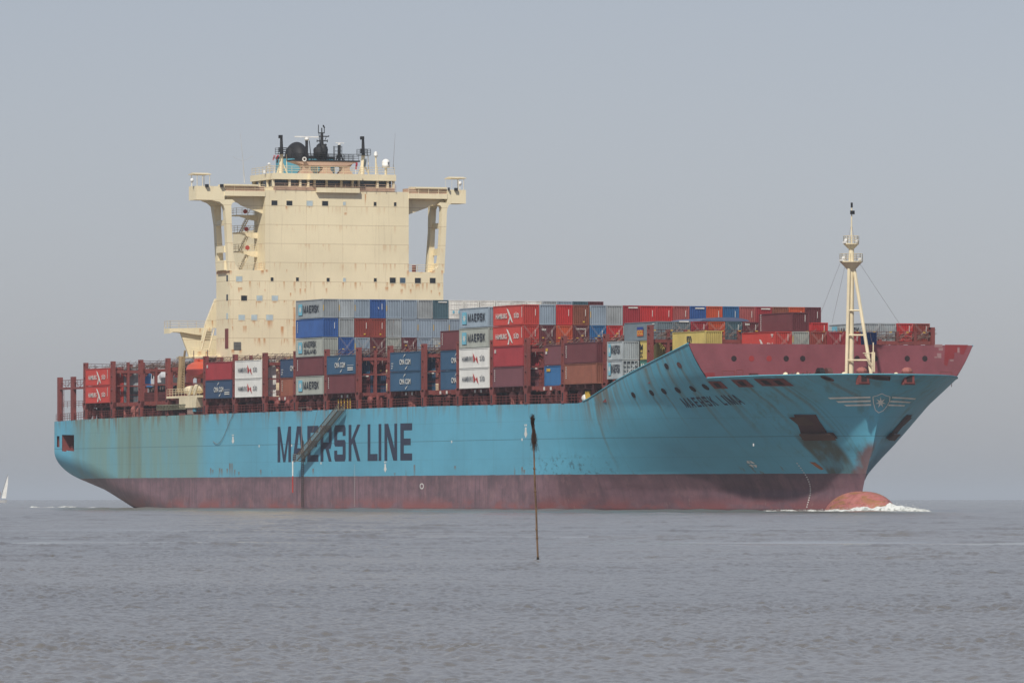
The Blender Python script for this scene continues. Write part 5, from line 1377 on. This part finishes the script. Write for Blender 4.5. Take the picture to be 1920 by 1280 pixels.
rowset('b8', 2, 1, ['blue', ('bgrey', 's'), ('maroon', 'v'), 'ggrey', ('maroon', 'tv'), 'bgrey', 'lgrey', 'lgrey'], "the third row before the deckhouse")
rr_ = random.Random(11); pal = ['bgrey', 'maroon', 'lgrey', 'dred', 'blue', 'brown', 'ggrey', 'brick', 'teal']
rowset('b8', 3, 10, [rr_.choice(pal) for _ in range(8)], "the second row before the deckhouse")
rowset('b8', 2, 9, [rr_.choice(pal) for _ in range(9)], "the third row before the deckhouse")
rowset('b14', 2, 6, [rr_.choice(pal) for _ in range(12)], "the row below the long top row")
cont('b9', 0, 0, 'maroon', "maroon side-on container under a blue one, first right of the tall stack by the deckhouse", vt(), 'h')
cont('b9', 0, 1, 'cma', "dark blue container with white lettering and slogan, just right of the tall deckhouse stack", lambda o, L, H: art_cma(o, L, H, -.4, 'r'), 'v')
cont('b9', 1, 0, 'navy', "navy container end deep in the gap between lashing posts, lower one, above a pale box")
cont('b9', 1, 1, 'maroon', "dark maroon container end deep in the gap between lashing posts, upper one", None, 'vy')
cont('b11', 0, 0, 'cma', "lower of two dark blue lettered containers, third bay right of the deckhouse stack", lambda o, L, H: art_cma(o, L, H, 0), 'h')
cont('b11', 0, 1, 'cma', "upper of two dark blue lettered containers, slogan at its left end, third bay amidships", lambda o, L, H: art_cma(o, L, H, 0, 'l'), 'v')
cont('b12', 1, 0, 'cma', "lower dark blue container cut by a post, left of the white pair amidships", lambda o, L, H: art_cma(o, L, H, .4))
cont('b12', 1, 1, 'cma', "upper dark blue container cut by a post, left of the white pair amidships", lambda o, L, H: art_cma(o, L, H, .4))
cont('b12', 1, 2, 'maroon', "maroon container above the cut-off blue pair, left of the white pair amidships", vt())
cont('b13', 0, 0, 'white', "lowest white container with grey lettering, at the foot of the four-high stack amidships", hsw, kind='reefer')
cont('b13', 0, 1, 'white', "white container with large grey lettering and red sails, second from bottom amidships", hsw, kind='reefer')
cont('b13', 0, 2, 'ggrey', "greenish grey container with dark lettering, directly above the white pair amidships", mk)
cont('b13', 0, 3, 'bgrey', "blue grey container with dark lettering, top of the stack above the white pair amidships", mk)
cont('b14', 0, 0, 'plum', "plum coloured container at the foot of the four-high red stack amidships", vt(), 'h')
cont('b14', 0, 1, 'dred', "plain crimson container with one white mark, below the two lettered red ones amidships", letm, 'v')
cont('b14', 0, 2, 'hsred', "lower red container with white lettering and bird-like logo, in the four-high stack amidships", hsr, 'v')
cont('b14', 0, 3, 'hsred', "topmost red container with white lettering and bird-like logo, in the four-high stack amidships", hsr, 'v')
rowset('b14', 3, 1, ['bgrey', ('red', 'v'), ('brown', 'vy'), ('bgrey', 's'), 'rgrey', ('dred', 'h'), ('red', 'vy'), ('red', 'v'), ('rose', 'v'), ('blue', 'h'), ('orange', 'vy'), ('mblue', 'v'), ('rose', 'vy'), ('dred', 'h'), ('brown', 'y'), ('orange', 'v'), ('maroon', 'v')], "the long top row toward the bow")
rowset('b14', 2, 1, [('maroon', 'tvy'), ('orange', 'y'), ('maroon', 'cv'), ('mblue', 'v'), ('red', 'v')], "the row below the long top row")
def lg(o, L, H): put2d("small_logo", [rect(.9, .4)], o, L, ML['y'], -L / 2 + .8, 2.05); put2d("small_logo", [rect(.7, .35)], o, L, ML['w'], -L / 2 + .7, 1.65)
cont('b15', 1, 0, 'mblue', "blue container half hidden by a post, below a plum one, right of the red stack", lambda o, L, H: put2d("small_logo", [rect(1.5, .4)], o, L, ML['y'], -L / 2 + 1, 2.1))
cont('b15', 1, 1, 'plum', "plum container with small yellow mark, half behind a post, right of the red stack", lg)
cont('b16', 0, 0, 'brown', "pinkish brown side-on container, lower of the last pair before the hull sweeps up", vt())
cont('b16', 0, 1, 'maroon', "maroon side-on container, upper of the last pair before the hull sweeps up", vt())
# forward bays
cont('b17a', 0, 0, 'lgrey', "lower small grey container with dark lettering and framed end where the hull sweeps up", mks, kind='frame')
cont('b17a', 0, 1, 'lgrey', "upper small grey container with dark lettering where the hull sweeps up", mks)
def mscl(o, L, H):
    f, w = font_mesh("M", .8, .9); put2d("lettering", f, o, L, ML['n'], -L / 2 + .1, 1.35); f, w = font_mesh("SC", .8, .9); put2d("lettering", f, o, L, ML['n'], -L / 2 + .1, .35)
cont('b17f', 1, 0, 'green', "green container mostly hidden behind the upsweep of the blue hull", lambda o, L, H: put2d("white_logo", [rect(.5, .7), rect(.35, .7, .8, 0)], o, L, ML['w'], -L / 2 + .4, 1.4))
cont('b17f', 1, 1, 'msc', "short yellow container with dark lettering at its left edge, under the slate grey one", mscl)
def ccl(o, L, H):
    put2d("logo_square", [rect(2.4, .42, 0, .85)], o, L, ML['ob'], -1.2, .65); put2d("logo_square", [rect(2.4, .84, 0, 0)], o, L, ML['or'], -1.2, .65); f, w = font_mesh("CCL", .6, 2.2); put2d("logo_lettering", f, o, L, M_YEL, -1.1, .9, off=.045)
    put2d("white_number", [rect(.9, .12), rect(.25, .12, .3, -.25)], o, L, ML['w'], 4.6, 2.2)
cont('b17', 1, 2, 'steel', "slate grey container with blue and orange logo square, above the small grey and yellow ones", ccl)
cont('b17', 2, 1, 'msc', "yellow container end in shade behind the slender red post at the upsweep of the hull")
rowset('b17', 2, 2, [('dgrey', 'h'), ('dred', 'v'), 'orange', ('teal', 'v'), ('maroon', 'tv'), ('maroon', 'v'), 'navy'], "the row behind the foremost lashing bridge", 1)
cont('b17', 10, 2, 'red', "bright red container end just right of the long maroon container, left of the foremast", None, 'v')
cont('b17', 11, 2, 'maroon', "maroon container end behind the foremost lashing bridge, hidden beside the plum pair", None, 'v') if False else None
MB_ = cont('b17', 13, 2, 'lgrey', "pale grey container with dark lettering partly behind the white foremast", mk)
cont('b17', 14, 2, 'lgrey', "pale grey corrugated container end just right of the foremast")
cont('b17', 15, 2, 'red', "bright red container end, left of the far right pair above the bow wall", None, 'v')
cont('b17', 16, 2, 'brick', "brick red container end, rightmost of all the cargo above the bow wall", None, 'v')
# hatch-high tier under the far row, seen through the bridge rails
# tarpaulin dome on an open-top box
x0, x1, y0, z0, dz, H = BAY['b17']; yy = y0 + 5 * 2.6 - 1.3
mb = MB(); n = 12; zt = z0 + 3 * dz
prev = None
ring = [(yy + CW / 2 + (2.4 + CW / 2) * math.cos(math.pi * i / n), zt + .02 + .55 * math.sin(math.pi * i / n)) for i in range(n + 1)]
mb.prism([(x1, a, b) for a, b in ring], (-(x1 - x0), 0, 0)); o = mb.build("tarpaulin_cover", plain("blue_tarpaulin", (.10, .13, .22, 1), .7)); tag(o, "blue domed tarpaulin stretched over the open-top container behind the yellow one", "tarpaulin")
def mscb(o, L, H): f, w = font_mesh("m", .7, 1.7); put2d("lettering", f, o, L, ML['n'], -.7, 1.3); put2d("lettering", [rect(1.3, .5), rect(.3, .12, 1.4, .2)], o, L, ML['n'], -.6, .7)
cont('b18', 0, 0, 'msc', "long yellow container with a dark logo, on the left just behind the bow wall", mscb, 'y')
def cap(o, L, H):
    f, w = font_mesh("Hamburg", .75, 5.6); put2d("lettering", f, o, L, ML['w'], -5.6, .35); f, w = font_mesh("Süd", .75, 2.0); put2d("lettering", f, o, L, ML['w'], 3.2, .35)
    put2d("logo_bird", [[(.4, 1.6), (1.0, 1.55), (1.8, .9), (2.5, .95), (1.9, .45), (1.3, .5)]], o, L, ML['w'], 0, 0); put2d("white_mark", [rect(.9, .14), rect(.3, .3, .3, -.3)], o, L, ML['w'], 4.6, 2.1)
cont('b18', 4, 0, 'hsred', "red container with white lettering partly hidden by the bow wall, below the plum one", cap, 'v')
cont('b18', 5, 0, 'ggrey', "greenish grey container end directly under the plum container behind the bow wall", None, 's')
cont('b18', 6, 0, 'brick', "brick red container end just right of the greenish grey one behind the bow wall", None, 'v')
cont('b18', 7, 0, 'dred', "crimson container end left of the foremast behind the bow wall", None, 'v')
cont('b18', 8, 0, 'dred', "crimson container end directly behind the foremast", None, 'v')
cont('b18', 9, 0, 'blue', "blue container end between foremast legs behind the bow wall", None, 'y', dx=-.6)
cont('b18', 5, 1, 'maroon', "long maroon container stacked alone on top, left of the foremast behind the bow wall", vt(n=8), 'v')
# lashing rods crossing the ends of the third tier
def crossrods(X, y0, rows, z0, z1, name="lashing_crosses"):
    mb = MB()
    for r in rows:
        a, b = y0 + r * 2.6, y0 + r * 2.6 + 2.5
        for d in (0, .22): mb.tube((X + .15, a + d, z0), (X + .08, b - .1, z1 - d), .017, n=3); mb.tube((X + .18, b - d, z0), (X + .1, a + .1, z1 - d), .017, n=3)
    mb.build(name, plain("lashing_rod_pale", (.30, .26, .24, 1)), SH)
crossrods(POSTX[8] - .7, -23.4, range(1, 8), 23.9, 26.9)
crossrods(POSTX[14] - .7, -23.4, range(0, 6), 23.9, 26.9)
crossrods(274.6, -22.5, range(2, 8), 23.9, 26.4)
crossrods(289.2, Y18, range(4, 9), 22.3, 24.8)
crossrods(274.6, -22.5, range(13, 17), 23.9, 26.4)
def deck_lamps():
    mb = MB(); r = random.Random(2)
    for i in (7, 8, 9, 10, 11, 14, 15, 16):
        for k in range(1, 7):
            y = -23.4 + k * 2.6 + r.uniform(-.3, .3); X = POSTX[i] + .4
            MB().box(X, X + .2, y, y + .28, 24.95, 25.07).build('yellow_deck_lamp', M_YEL, SH)
    for k in range(17): y = -21 + k * 2.55; MB().box(276, 276.2, y, y + .3, 25.1, 25.22).build('yellow_deck_lamp', M_YEL, SH)
deck_lamps()

# ------------------------------------------------------------------ sailing boat
def sailboat():
    d = 3500; x, y, _ = at_dist(3, 940, d); root = empty("sailing_boat", (x, y, 0)); tag(root, "small white sailing boat heeling on the horizon at the far left", "sailing boat")
    R = Vector((SA, CA, 0)); Fw = Vector((-CA, SA, 0))
    root.rotation_euler = (0, 0, math.atan2(R.y, R.x))
    # local: x to the right, y away, z up
    mb = MB(); n = 12; rows = []
    for i in range(n + 1):
        t = i / n * 2 - 1; w = 1.5 * (1 - abs(t) ** 2.5); rows.append([(t * 2.6, -w, 1.2 + .25 * abs(t)), (t * 2.4, -w * .6, .1), (t * 2.4, w * .6, .1), (t * 2.6, w, 1.2 + .25 * abs(t))])
    for i in range(n):
        for j in range(3): mb.poly([rows[i][j], rows[i + 1][j], rows[i + 1][j + 1], rows[i][j + 1]])
        mb.poly([rows[i][3], rows[i + 1][3], rows[i + 1][0], rows[i][0]])
    mb.build("boat_hull", M_WHITE, root)
    mb = MB(); mb.tube((-.9, 0, 1.2), (2.9, 0, 13.2), .09, .06); mb.tube((-.9, 0, 2.0), (-4.4, .3, 2.3), .07); mb.build("mast", M_STEEL, root)
    sm = plain("sailcloth", (.75, .74, .70, 1), .8)
    mb = MB(); P = [(.6, 0, 1.5), (2.2, .3, 6.5), (3.0, 0, 12.8), (1.7, -.5, 8.0), (.4, -.8, 3.5)]
    mb.prism([(2.0, -.1, 2.1), (2.4, -.1, 5.0), (2.85, -.1, 8.5), (3.05, -.1, 12.6), (2.3, -.1, 10.5), (1.3, -.1, 7.2), (.5, -.1, 4.4), (0, -.1, 2.1)], (0, .06, 0)); 
    mb.build("jib", sm, root)
    mb = MB(); mb.prism([(-.9, .1, 2.1), (-4.2, .1, 2.5), (-2.5, .1, 5.0), (-1.0, .1, 6.2), (-.2, .1, 4.2)], (0, .06, 0)); mb.build("mainsail", plain("folded_mainsail", (.30, .27, .25, 1), .8), root)
sailboat()

# ------------------------------------------------------------------ brushwood stake
def stake():
    d = 221; x, y, _ = at_dist(1008.5, 1048, d); root = empty("withy_stake", (x, y, 0)); tag(root, "tall thin stake with dark brushwood tied at its top, standing in the water", "stake")
    s = FPX / d; R = Vector((SA, CA, 0)); rr = random.Random(8)
    def L(px, py, dd=0): v = R * ((px - 1008.5) / s); return Vector((v.x, v.y, (1048 - py) / s)) + Vector((-CA, SA, 0)) * dd
    pts = [(1008.7, 1062), (1008.5, 1046), (1007, 1010), (1006.3, 990), (1005.5, 960), (1003.5, 920), (1002, 880), (1000.8, 835), (1000, 800), (998.8, 780)]
    m = bpy.data.materials.new("stake_wood"); n = N(m); a = n.noise((9, 9, 3), 5, .7)
    n.fin(n.mix(n.ramp(a, .35, .65), (.20, .125, .075, 1), (.10, .065, .045, 1)), .85)
    mb = MB()
    for (a, b), (c, d2) in zip(pts[:-1], pts[1:]): mb.tube(L(a, b), L(c, d2), .030 if b > 900 else .024, .028 if b > 900 else .022, n=8)
    for px, py in ((1007, 1008), (1006, 992), (1003.6, 921), (1001.8, 878)): mb.ball(L(px, py), .04, n=7, m=5)
    mb.build("pole", m, root)
    wet = plain("wet_wood", (.03, .025, .02, 1), .4); MB().tube(L(1008.6, 1058), L(1008.55, 1044), .040, n=8).build("wet_foot", wet, root)
    tw = plain("brushwood", (.050, .030, .024, 1), .9); mb = MB()
    for i in range(300):   # twigs: top tuft, tied waist, hanging skirt
        if i < 110: a = (998.6 + rr.gauss(0, .8), 800 + rr.uniform(-3, 5)); b = (998.5 + rr.gauss(0, 2.1), 776 + rr.uniform(-1, 9))
        elif i < 190: a = (1000 + rr.gauss(0, 1.0), 800 + rr.uniform(-6, 2)); b = (1000.6 + rr.gauss(0, 1.6), 826 + rr.uniform(-8, 8))
        else: a = (1000 + rr.gauss(0, 1.3), 800 + rr.uniform(-4, 6)); b = (1001.2 + rr.gauss(0, 3.6), 838 + rr.uniform(-14, 10))
        mid = ((a[0] + b[0]) / 2 + rr.gauss(0, .8), (a[1] + b[1]) / 2); dd = rr.gauss(0, .04)
        mb.tube(L(*a, dd * .4), L(*mid, dd), .0055, .0045, 3); mb.tube(L(*mid, dd), L(*b, dd * 1.4), .0045, .002, 3)
    for k in range(3): mb.tube(L(997.5, 796 + k), L(1001.5, 796.4 + k), .03, n=6)
    mb.build("brushwood_bundle", tw, root)
stake()

# ------------------------------------------------------------------ water
def mat_water():
    m = bpy.data.materials.new("sea_water"); s = N(m)
    g = s.n('ShaderNodeNewGeometry'); pos = g.outputs['Position']
    n1 = s.noise((.02, .02, 0), 4, .6, co=pos)
    c = s.mix(s.ramp(n1, .35, .65), (0.150, 0.140, 0.120, 1), (0.180, 0.168, 0.145, 1))
    ca = s.n('ShaderNodeAttribute', attribute_name='calm').outputs['Fac']
    s.fin(c, s.ramp(ca, 0, 1, .20, .13), 0, .5); s.b.inputs['IOR'].default_value = 1.33
    b1 = s.noise((2.4, 2.4, 2.4), 5, .6, co=pos); b2 = s.noise((.35, .35, .35), 4, .6, co=pos)
    ca = s.n('ShaderNodeAttribute', attribute_name='calm').outputs['Fac']
    h = s.m('ADD', s.m('MULTIPLY', b1, .024), s.m('MULTIPLY', b2, .060)); h = s.m('MULTIPLY', h, s.m('SUBTRACT', 1.0, s.m('MULTIPLY', ca, .84)))
    bp = s.n('ShaderNodeBump'); bp.inputs['Strength'].default_value = 1.0; bp.inputs['Distance'].default_value = 1.0
    s.put(bp.inputs['Height'], h); s.t.links.new(bp.outputs[0], s.b.inputs['Normal'])
    return m
def build_water():
    th0 = math.atan2(SA, -CA)                      # heading of the view axis
    fine = math.radians(5.6)
    ang = np.concatenate([np.linspace(-math.pi, -fine, 40)[:-1], np.linspace(-fine, fine, 1150), np.linspace(fine, math.pi, 40)[1:-1]])
    r = [0.5, 10, 30, 50, 60]
    while r[-1] < 1900: r.append(r[-1] + max(.12, .00115 * r[-1] * (1 + r[-1] / 900)))
    while r[-1] < 14500: r.append(r[-1] * 1.08)
    r = np.array(r); na, nr = len(ang), len(r)
    RR, AA = np.meshgrid(r, ang, indexing='ij')
    DR = np.maximum(.12, .00115 * RR * (1 + RR / 900))
    X = CAMX + RR * np.cos(th0 - AA); Y = CAMY + RR * np.sin(th0 - AA)
    rs = np.random.RandomState(5)
    Z = np.zeros_like(X)
    wd = math.radians(35)
    # sum of many short-crested wavelets; the smallest only where the mesh can carry them
    lat = math.atan2(CA, SA)
    def add(lam, slope, cnt, mean, spread):
        nonlocal Z
        for i in range(cnt):
            l = lam * rs.uniform(.7, 1.4); a = mean + rs.normal(0, spread); k = 2 * math.pi / l
            ld = l / max(.15, abs(math.sin(a - lat))); ll = l / max(.15, abs(math.cos(a - lat)))
            ph = (X * math.cos(a) + Y * math.sin(a)) * k + rs.uniform(0, 6.28)
            w = np.clip(ld / (2.4 * DR) - .8, 0, 1) * np.clip(ll / (RR * .00017 * 3.0) - .8, 0, 1)
            env = .5 + .5 * np.sin((X * math.cos(a + 1.3) + Y * math.sin(a + 1.3)) * k / rs.uniform(3, 6) + rs.uniform(0, 6.28))
            Z += slope / k / math.sqrt(cnt) * 1.6 * w * env * (np.sin(ph) + .35 * np.sin(2 * ph + 1.2))
    for lam, slope, cnt in ((.16, .15, 14), (.26, .16, 16), (.42, .13, 14), (.7, .085, 12), (1.2, .055, 12)): add(lam, slope, cnt, lat, .42)
    for lam, slope, cnt in ((.9, .05, 10), (1.8, .032, 12)): add(lam, slope, cnt, math.radians(20), .8)
    Zn = Z.copy(); Z[:] = 0
    for lam, slope, cnt in ((3.5, .046, 14), (6, .050, 14), (11, .032, 10), (22, .010, 6), (40, .006, 5)): add(lam, slope, cnt, math.radians(20), .8)
    Z = Zn + Z * np.clip((RR - 110) / 220, .22, 1)
    # gusts: patches of rougher and calmer water
    G = np.zeros_like(X)
    for i in range(14):
        l = rs.uniform(12, 60); a = rs.uniform(0, 6.28); G += np.sin((X * math.cos(a) + Y * math.sin(a)) * 2 * math.pi / l + rs.uniform(0, 6.28))
    G = 1 + .20 * G / math.sqrt(14) * 1.4
    sm = np.where((RR > 262) & (RR < 300), 1.0, 0.0)
    band = 1.3 * np.exp(-((RR - 297 + 60 * AA - 1.5 * np.sin(AA * 130)) / 8) ** 4) + .8 * np.exp(-((RR - 345 - 4 * np.sin(AA * 60 + 1)) / 7) ** 2) * (AA < .01) + .5 * np.exp(-((RR - 420 - 4 * np.sin(AA * 60 + 1)) / 12) ** 2)
    CALM = np.clip(band, 0, 1); Z *= G * (1 - .97 * CALM)
    NB = .6 + .4 * np.sin(AA * 310 + 3 * np.sin(AA * 120)); Z += .055 * NB * np.exp(-((RR - 285 + 60 * AA - np.sin(AA * 200)) / 1.6) ** 2) + .085 * NB * np.exp(-((RR - 360 - 4 * np.sin(AA * 50)) / 2.6) ** 2) * (1 - .6 * (AA > 0)) + .07 * NB * np.exp(-((RR - 318 - 3 * np.sin(AA * 90)) / 2) ** 2) * (AA > .003)
    # the ship's own pressure swell along her side
    inl = ((X > -160) & (X < 335))
    dY = np.abs(Y + 31); Z += np.where(inl, .30 * np.exp(-(dY / 4.0) ** 2), 0)
    Z[RR > 1900] = 0
    V = np.stack([X, Y, Z], -1).reshape(-1, 3).astype(np.float32)
    i, j = np.meshgrid(np.arange(nr - 1), np.arange(na), indexing='ij'); j2 = (j + 1) % na
    Fq = np.stack([i * na + j, i * na + j2, (i + 1) * na + j2, (i + 1) * na + j], -1).reshape(-1, 4).astype(np.int32)
    me = bpy.data.meshes.new("water"); nv, nf = len(V), len(Fq)
    me.vertices.add(nv); me.vertices.foreach_set('co', V.ravel()); me.loops.add(nf * 4); me.polygons.add(nf)
    me.loops.foreach_set('vertex_index', Fq.ravel()); me.polygons.foreach_set('loop_start', np.arange(0, nf * 4, 4, dtype=np.int32)); me.polygons.foreach_set('loop_total', np.full(nf, 4, dtype=np.int32))
    at = me.attributes.new('calm', 'FLOAT', 'POINT'); at.data.foreach_set('value', CALM.reshape(-1).astype(np.float32))
    me.update(calc_edges=True); me.materials.append(mat_water()); me.shade_smooth()
    if me.polygons[nf // 2].normal.z < 0: me.flip_normals()
    o = bpy.data.objects.new("water", me); C.objects.link(o); tag(o, kind='structure'); return o
build_water()

# ------------------------------------------------------------------ foam
def foam_mat():
    if 'foam' in MATS: return MATS['foam']
    m = bpy.data.materials.new("sea_foam"); s = N(m); x, y, z = s.xyz()[:3]
    n = s.noise((1.6, 1.6, 2.2), 6, .75)
    c = s.mix(s.ramp(s.m('ADD', n, s.m('MULTIPLY', z, .12)), .40, .58), (.16, .18, .165, 1), (.66, .68, .66, 1)); s.fin(c, .8); s.b.inputs['Subsurface Weight'].default_value = .3; s.b.inputs['Subsurface Radius'].default_value = (.3, .3, .3)
    MATS['foam'] = m; return m
def foam(name, path, label, seed=1, mat=None):
    """path: list of (x, y, halfwidth, height); a lumpy crest of broken water"""
    rs = random.Random(seed); mb = MB(); m = 9; path2 = []
    for (a, b) in zip(path[:-1], path[1:]):
        n = max(2, int(math.hypot(b[0] - a[0], b[1] - a[1]) / .25))
        for i in range(n): t = i / n; path2.append(tuple(a[k] + (b[k] - a[k]) * t for k in range(4)))
    path2.append(path[-1]); prev = None
    for idx, (x, y, w, h) in enumerate(path2):
        nx = path2[min(idx + 1, len(path2) - 1)]; pv = path2[max(idx - 1, 0)]; dx, dy = nx[0] - pv[0], nx[1] - pv[1]; l = math.hypot(dx, dy) or 1; ux, uy = -dy / l, dx / l
        row = []; sm_ = .78 + .16 * math.sin(idx * .31 + seed) + .10 * math.sin(idx * .83 + 2 * seed)
        for j in range(m + 1):
            t = j / m * 2 - 1; hh = h * (1 - t * t) ** .8 * sm_ * (.88 + .24 * rs.random()); row.append((x + ux * w * t, y + uy * w * t, hh - .05))
        if prev:
            for j in range(m): mb.poly([prev[j], prev[j + 1], row[j + 1], row[j]])
        prev = row
    for k in range(int(len(path2) * 3)):   # droplets and clots thrown up
        x, y, w, h = rs.choice(path2)
        if h > .25: mb.ball((x + rs.uniform(-w, w), y + rs.uniform(-w, w), h * rs.uniform(.5, 1.15)), rs.uniform(.015, .04), n=5, m=3)
    o = mb.build(name, mat or foam_mat(), None, True); tag(o, label, None, None, 'stuff'); return o
FOAM = None
foam("bow_wave_foam", [(284, -10.5, .3, .05), (289, -9, .6, .26), (294, -7.6, .8, .34), (299, -6.0, .9, .30), (304, -4.9, 1.0, .42), (309, -3.1, 1.2, .8), (312, -.9, 1.2, 1.2), (314.5, .6, 1.1, .95), (316.8, 1.7, .9, .5), (319, 2.7, .5, .1)], "white broken water thrown up by the bulbous bow", 3)
foam("bow_wave_foam", [(311, 2.5, 1.2, .8), (304, 5.0, 1.2, .6), (296, 8, 1, .3)], "white water on the far side of the bow", 4)
foam("side_foam", [(222, -24.2, .3, .08), (226, -24.4, .4, .22), (230, -24.6, .3, .06)], "small white wavelet at the ship's side behind the stake", 5)
WK = [(52, .2, .05), (62, .5, .34), (78, .4, .12), (96, .5, .30), (104, .4, .14), (122, .5, .36), (140, .5, .30), (152, .4, .10), (176, .4, .16), (200, .3, .04)]
foam("wake_foam", [(at_dist(p, 951, 1560)[0], at_dist(p, 951, 1560)[1], w, h) for p, w, h in WK], "thin white crest of the stern wave left of the ship", 6)
foam("wake_foam", [(-5, -27, .3, .10), (10, -25.5, .4, .16), (22, -24.5, .3, .06)], "thin white crest under the overhanging stern", 7)

# ------------------------------------------------------------------ haze
def haze():
    x0, x1, y0, y1, z0, z1 = -95000, 95000, -95000, 95000, -2.0, 62.0
    mb = MB().box(x0 + CAMX, x1 + CAMX, y0, y1, z0, z1); m = bpy.data.materials.new("hazy_air"); m.use_nodes = True; t = m.node_tree; t.nodes.clear()
    out = t.nodes.new('ShaderNodeOutputMaterial'); v = t.nodes.new('ShaderNodeVolumePrincipled'); v.inputs['Color'].default_value = (.82, .905, 1.0, 1); v.inputs['Density'].default_value = .000065; v.inputs['Anisotropy'].default_value = 0.0
    t.links.new(v.outputs[0], out.inputs['Volume'])
    o = mb.build("haze", m); tag(o, kind='stuff'); return o
haze()
if __name__ == '__main__':
    print('containers', NCONT, [hull_at_px(a, b) for a, b in ((1488, 777), (1504, 823), (1562, 825), (1535, 887), (1590, 887), (1117, 760), (1160, 880))])

for o in bpy.data.objects:
    if 'label' in o and (len(o['label'].split()) > 16 or len(o['label'].split()) < 4): print('LONG', len(o['label'].split()), o['label'])
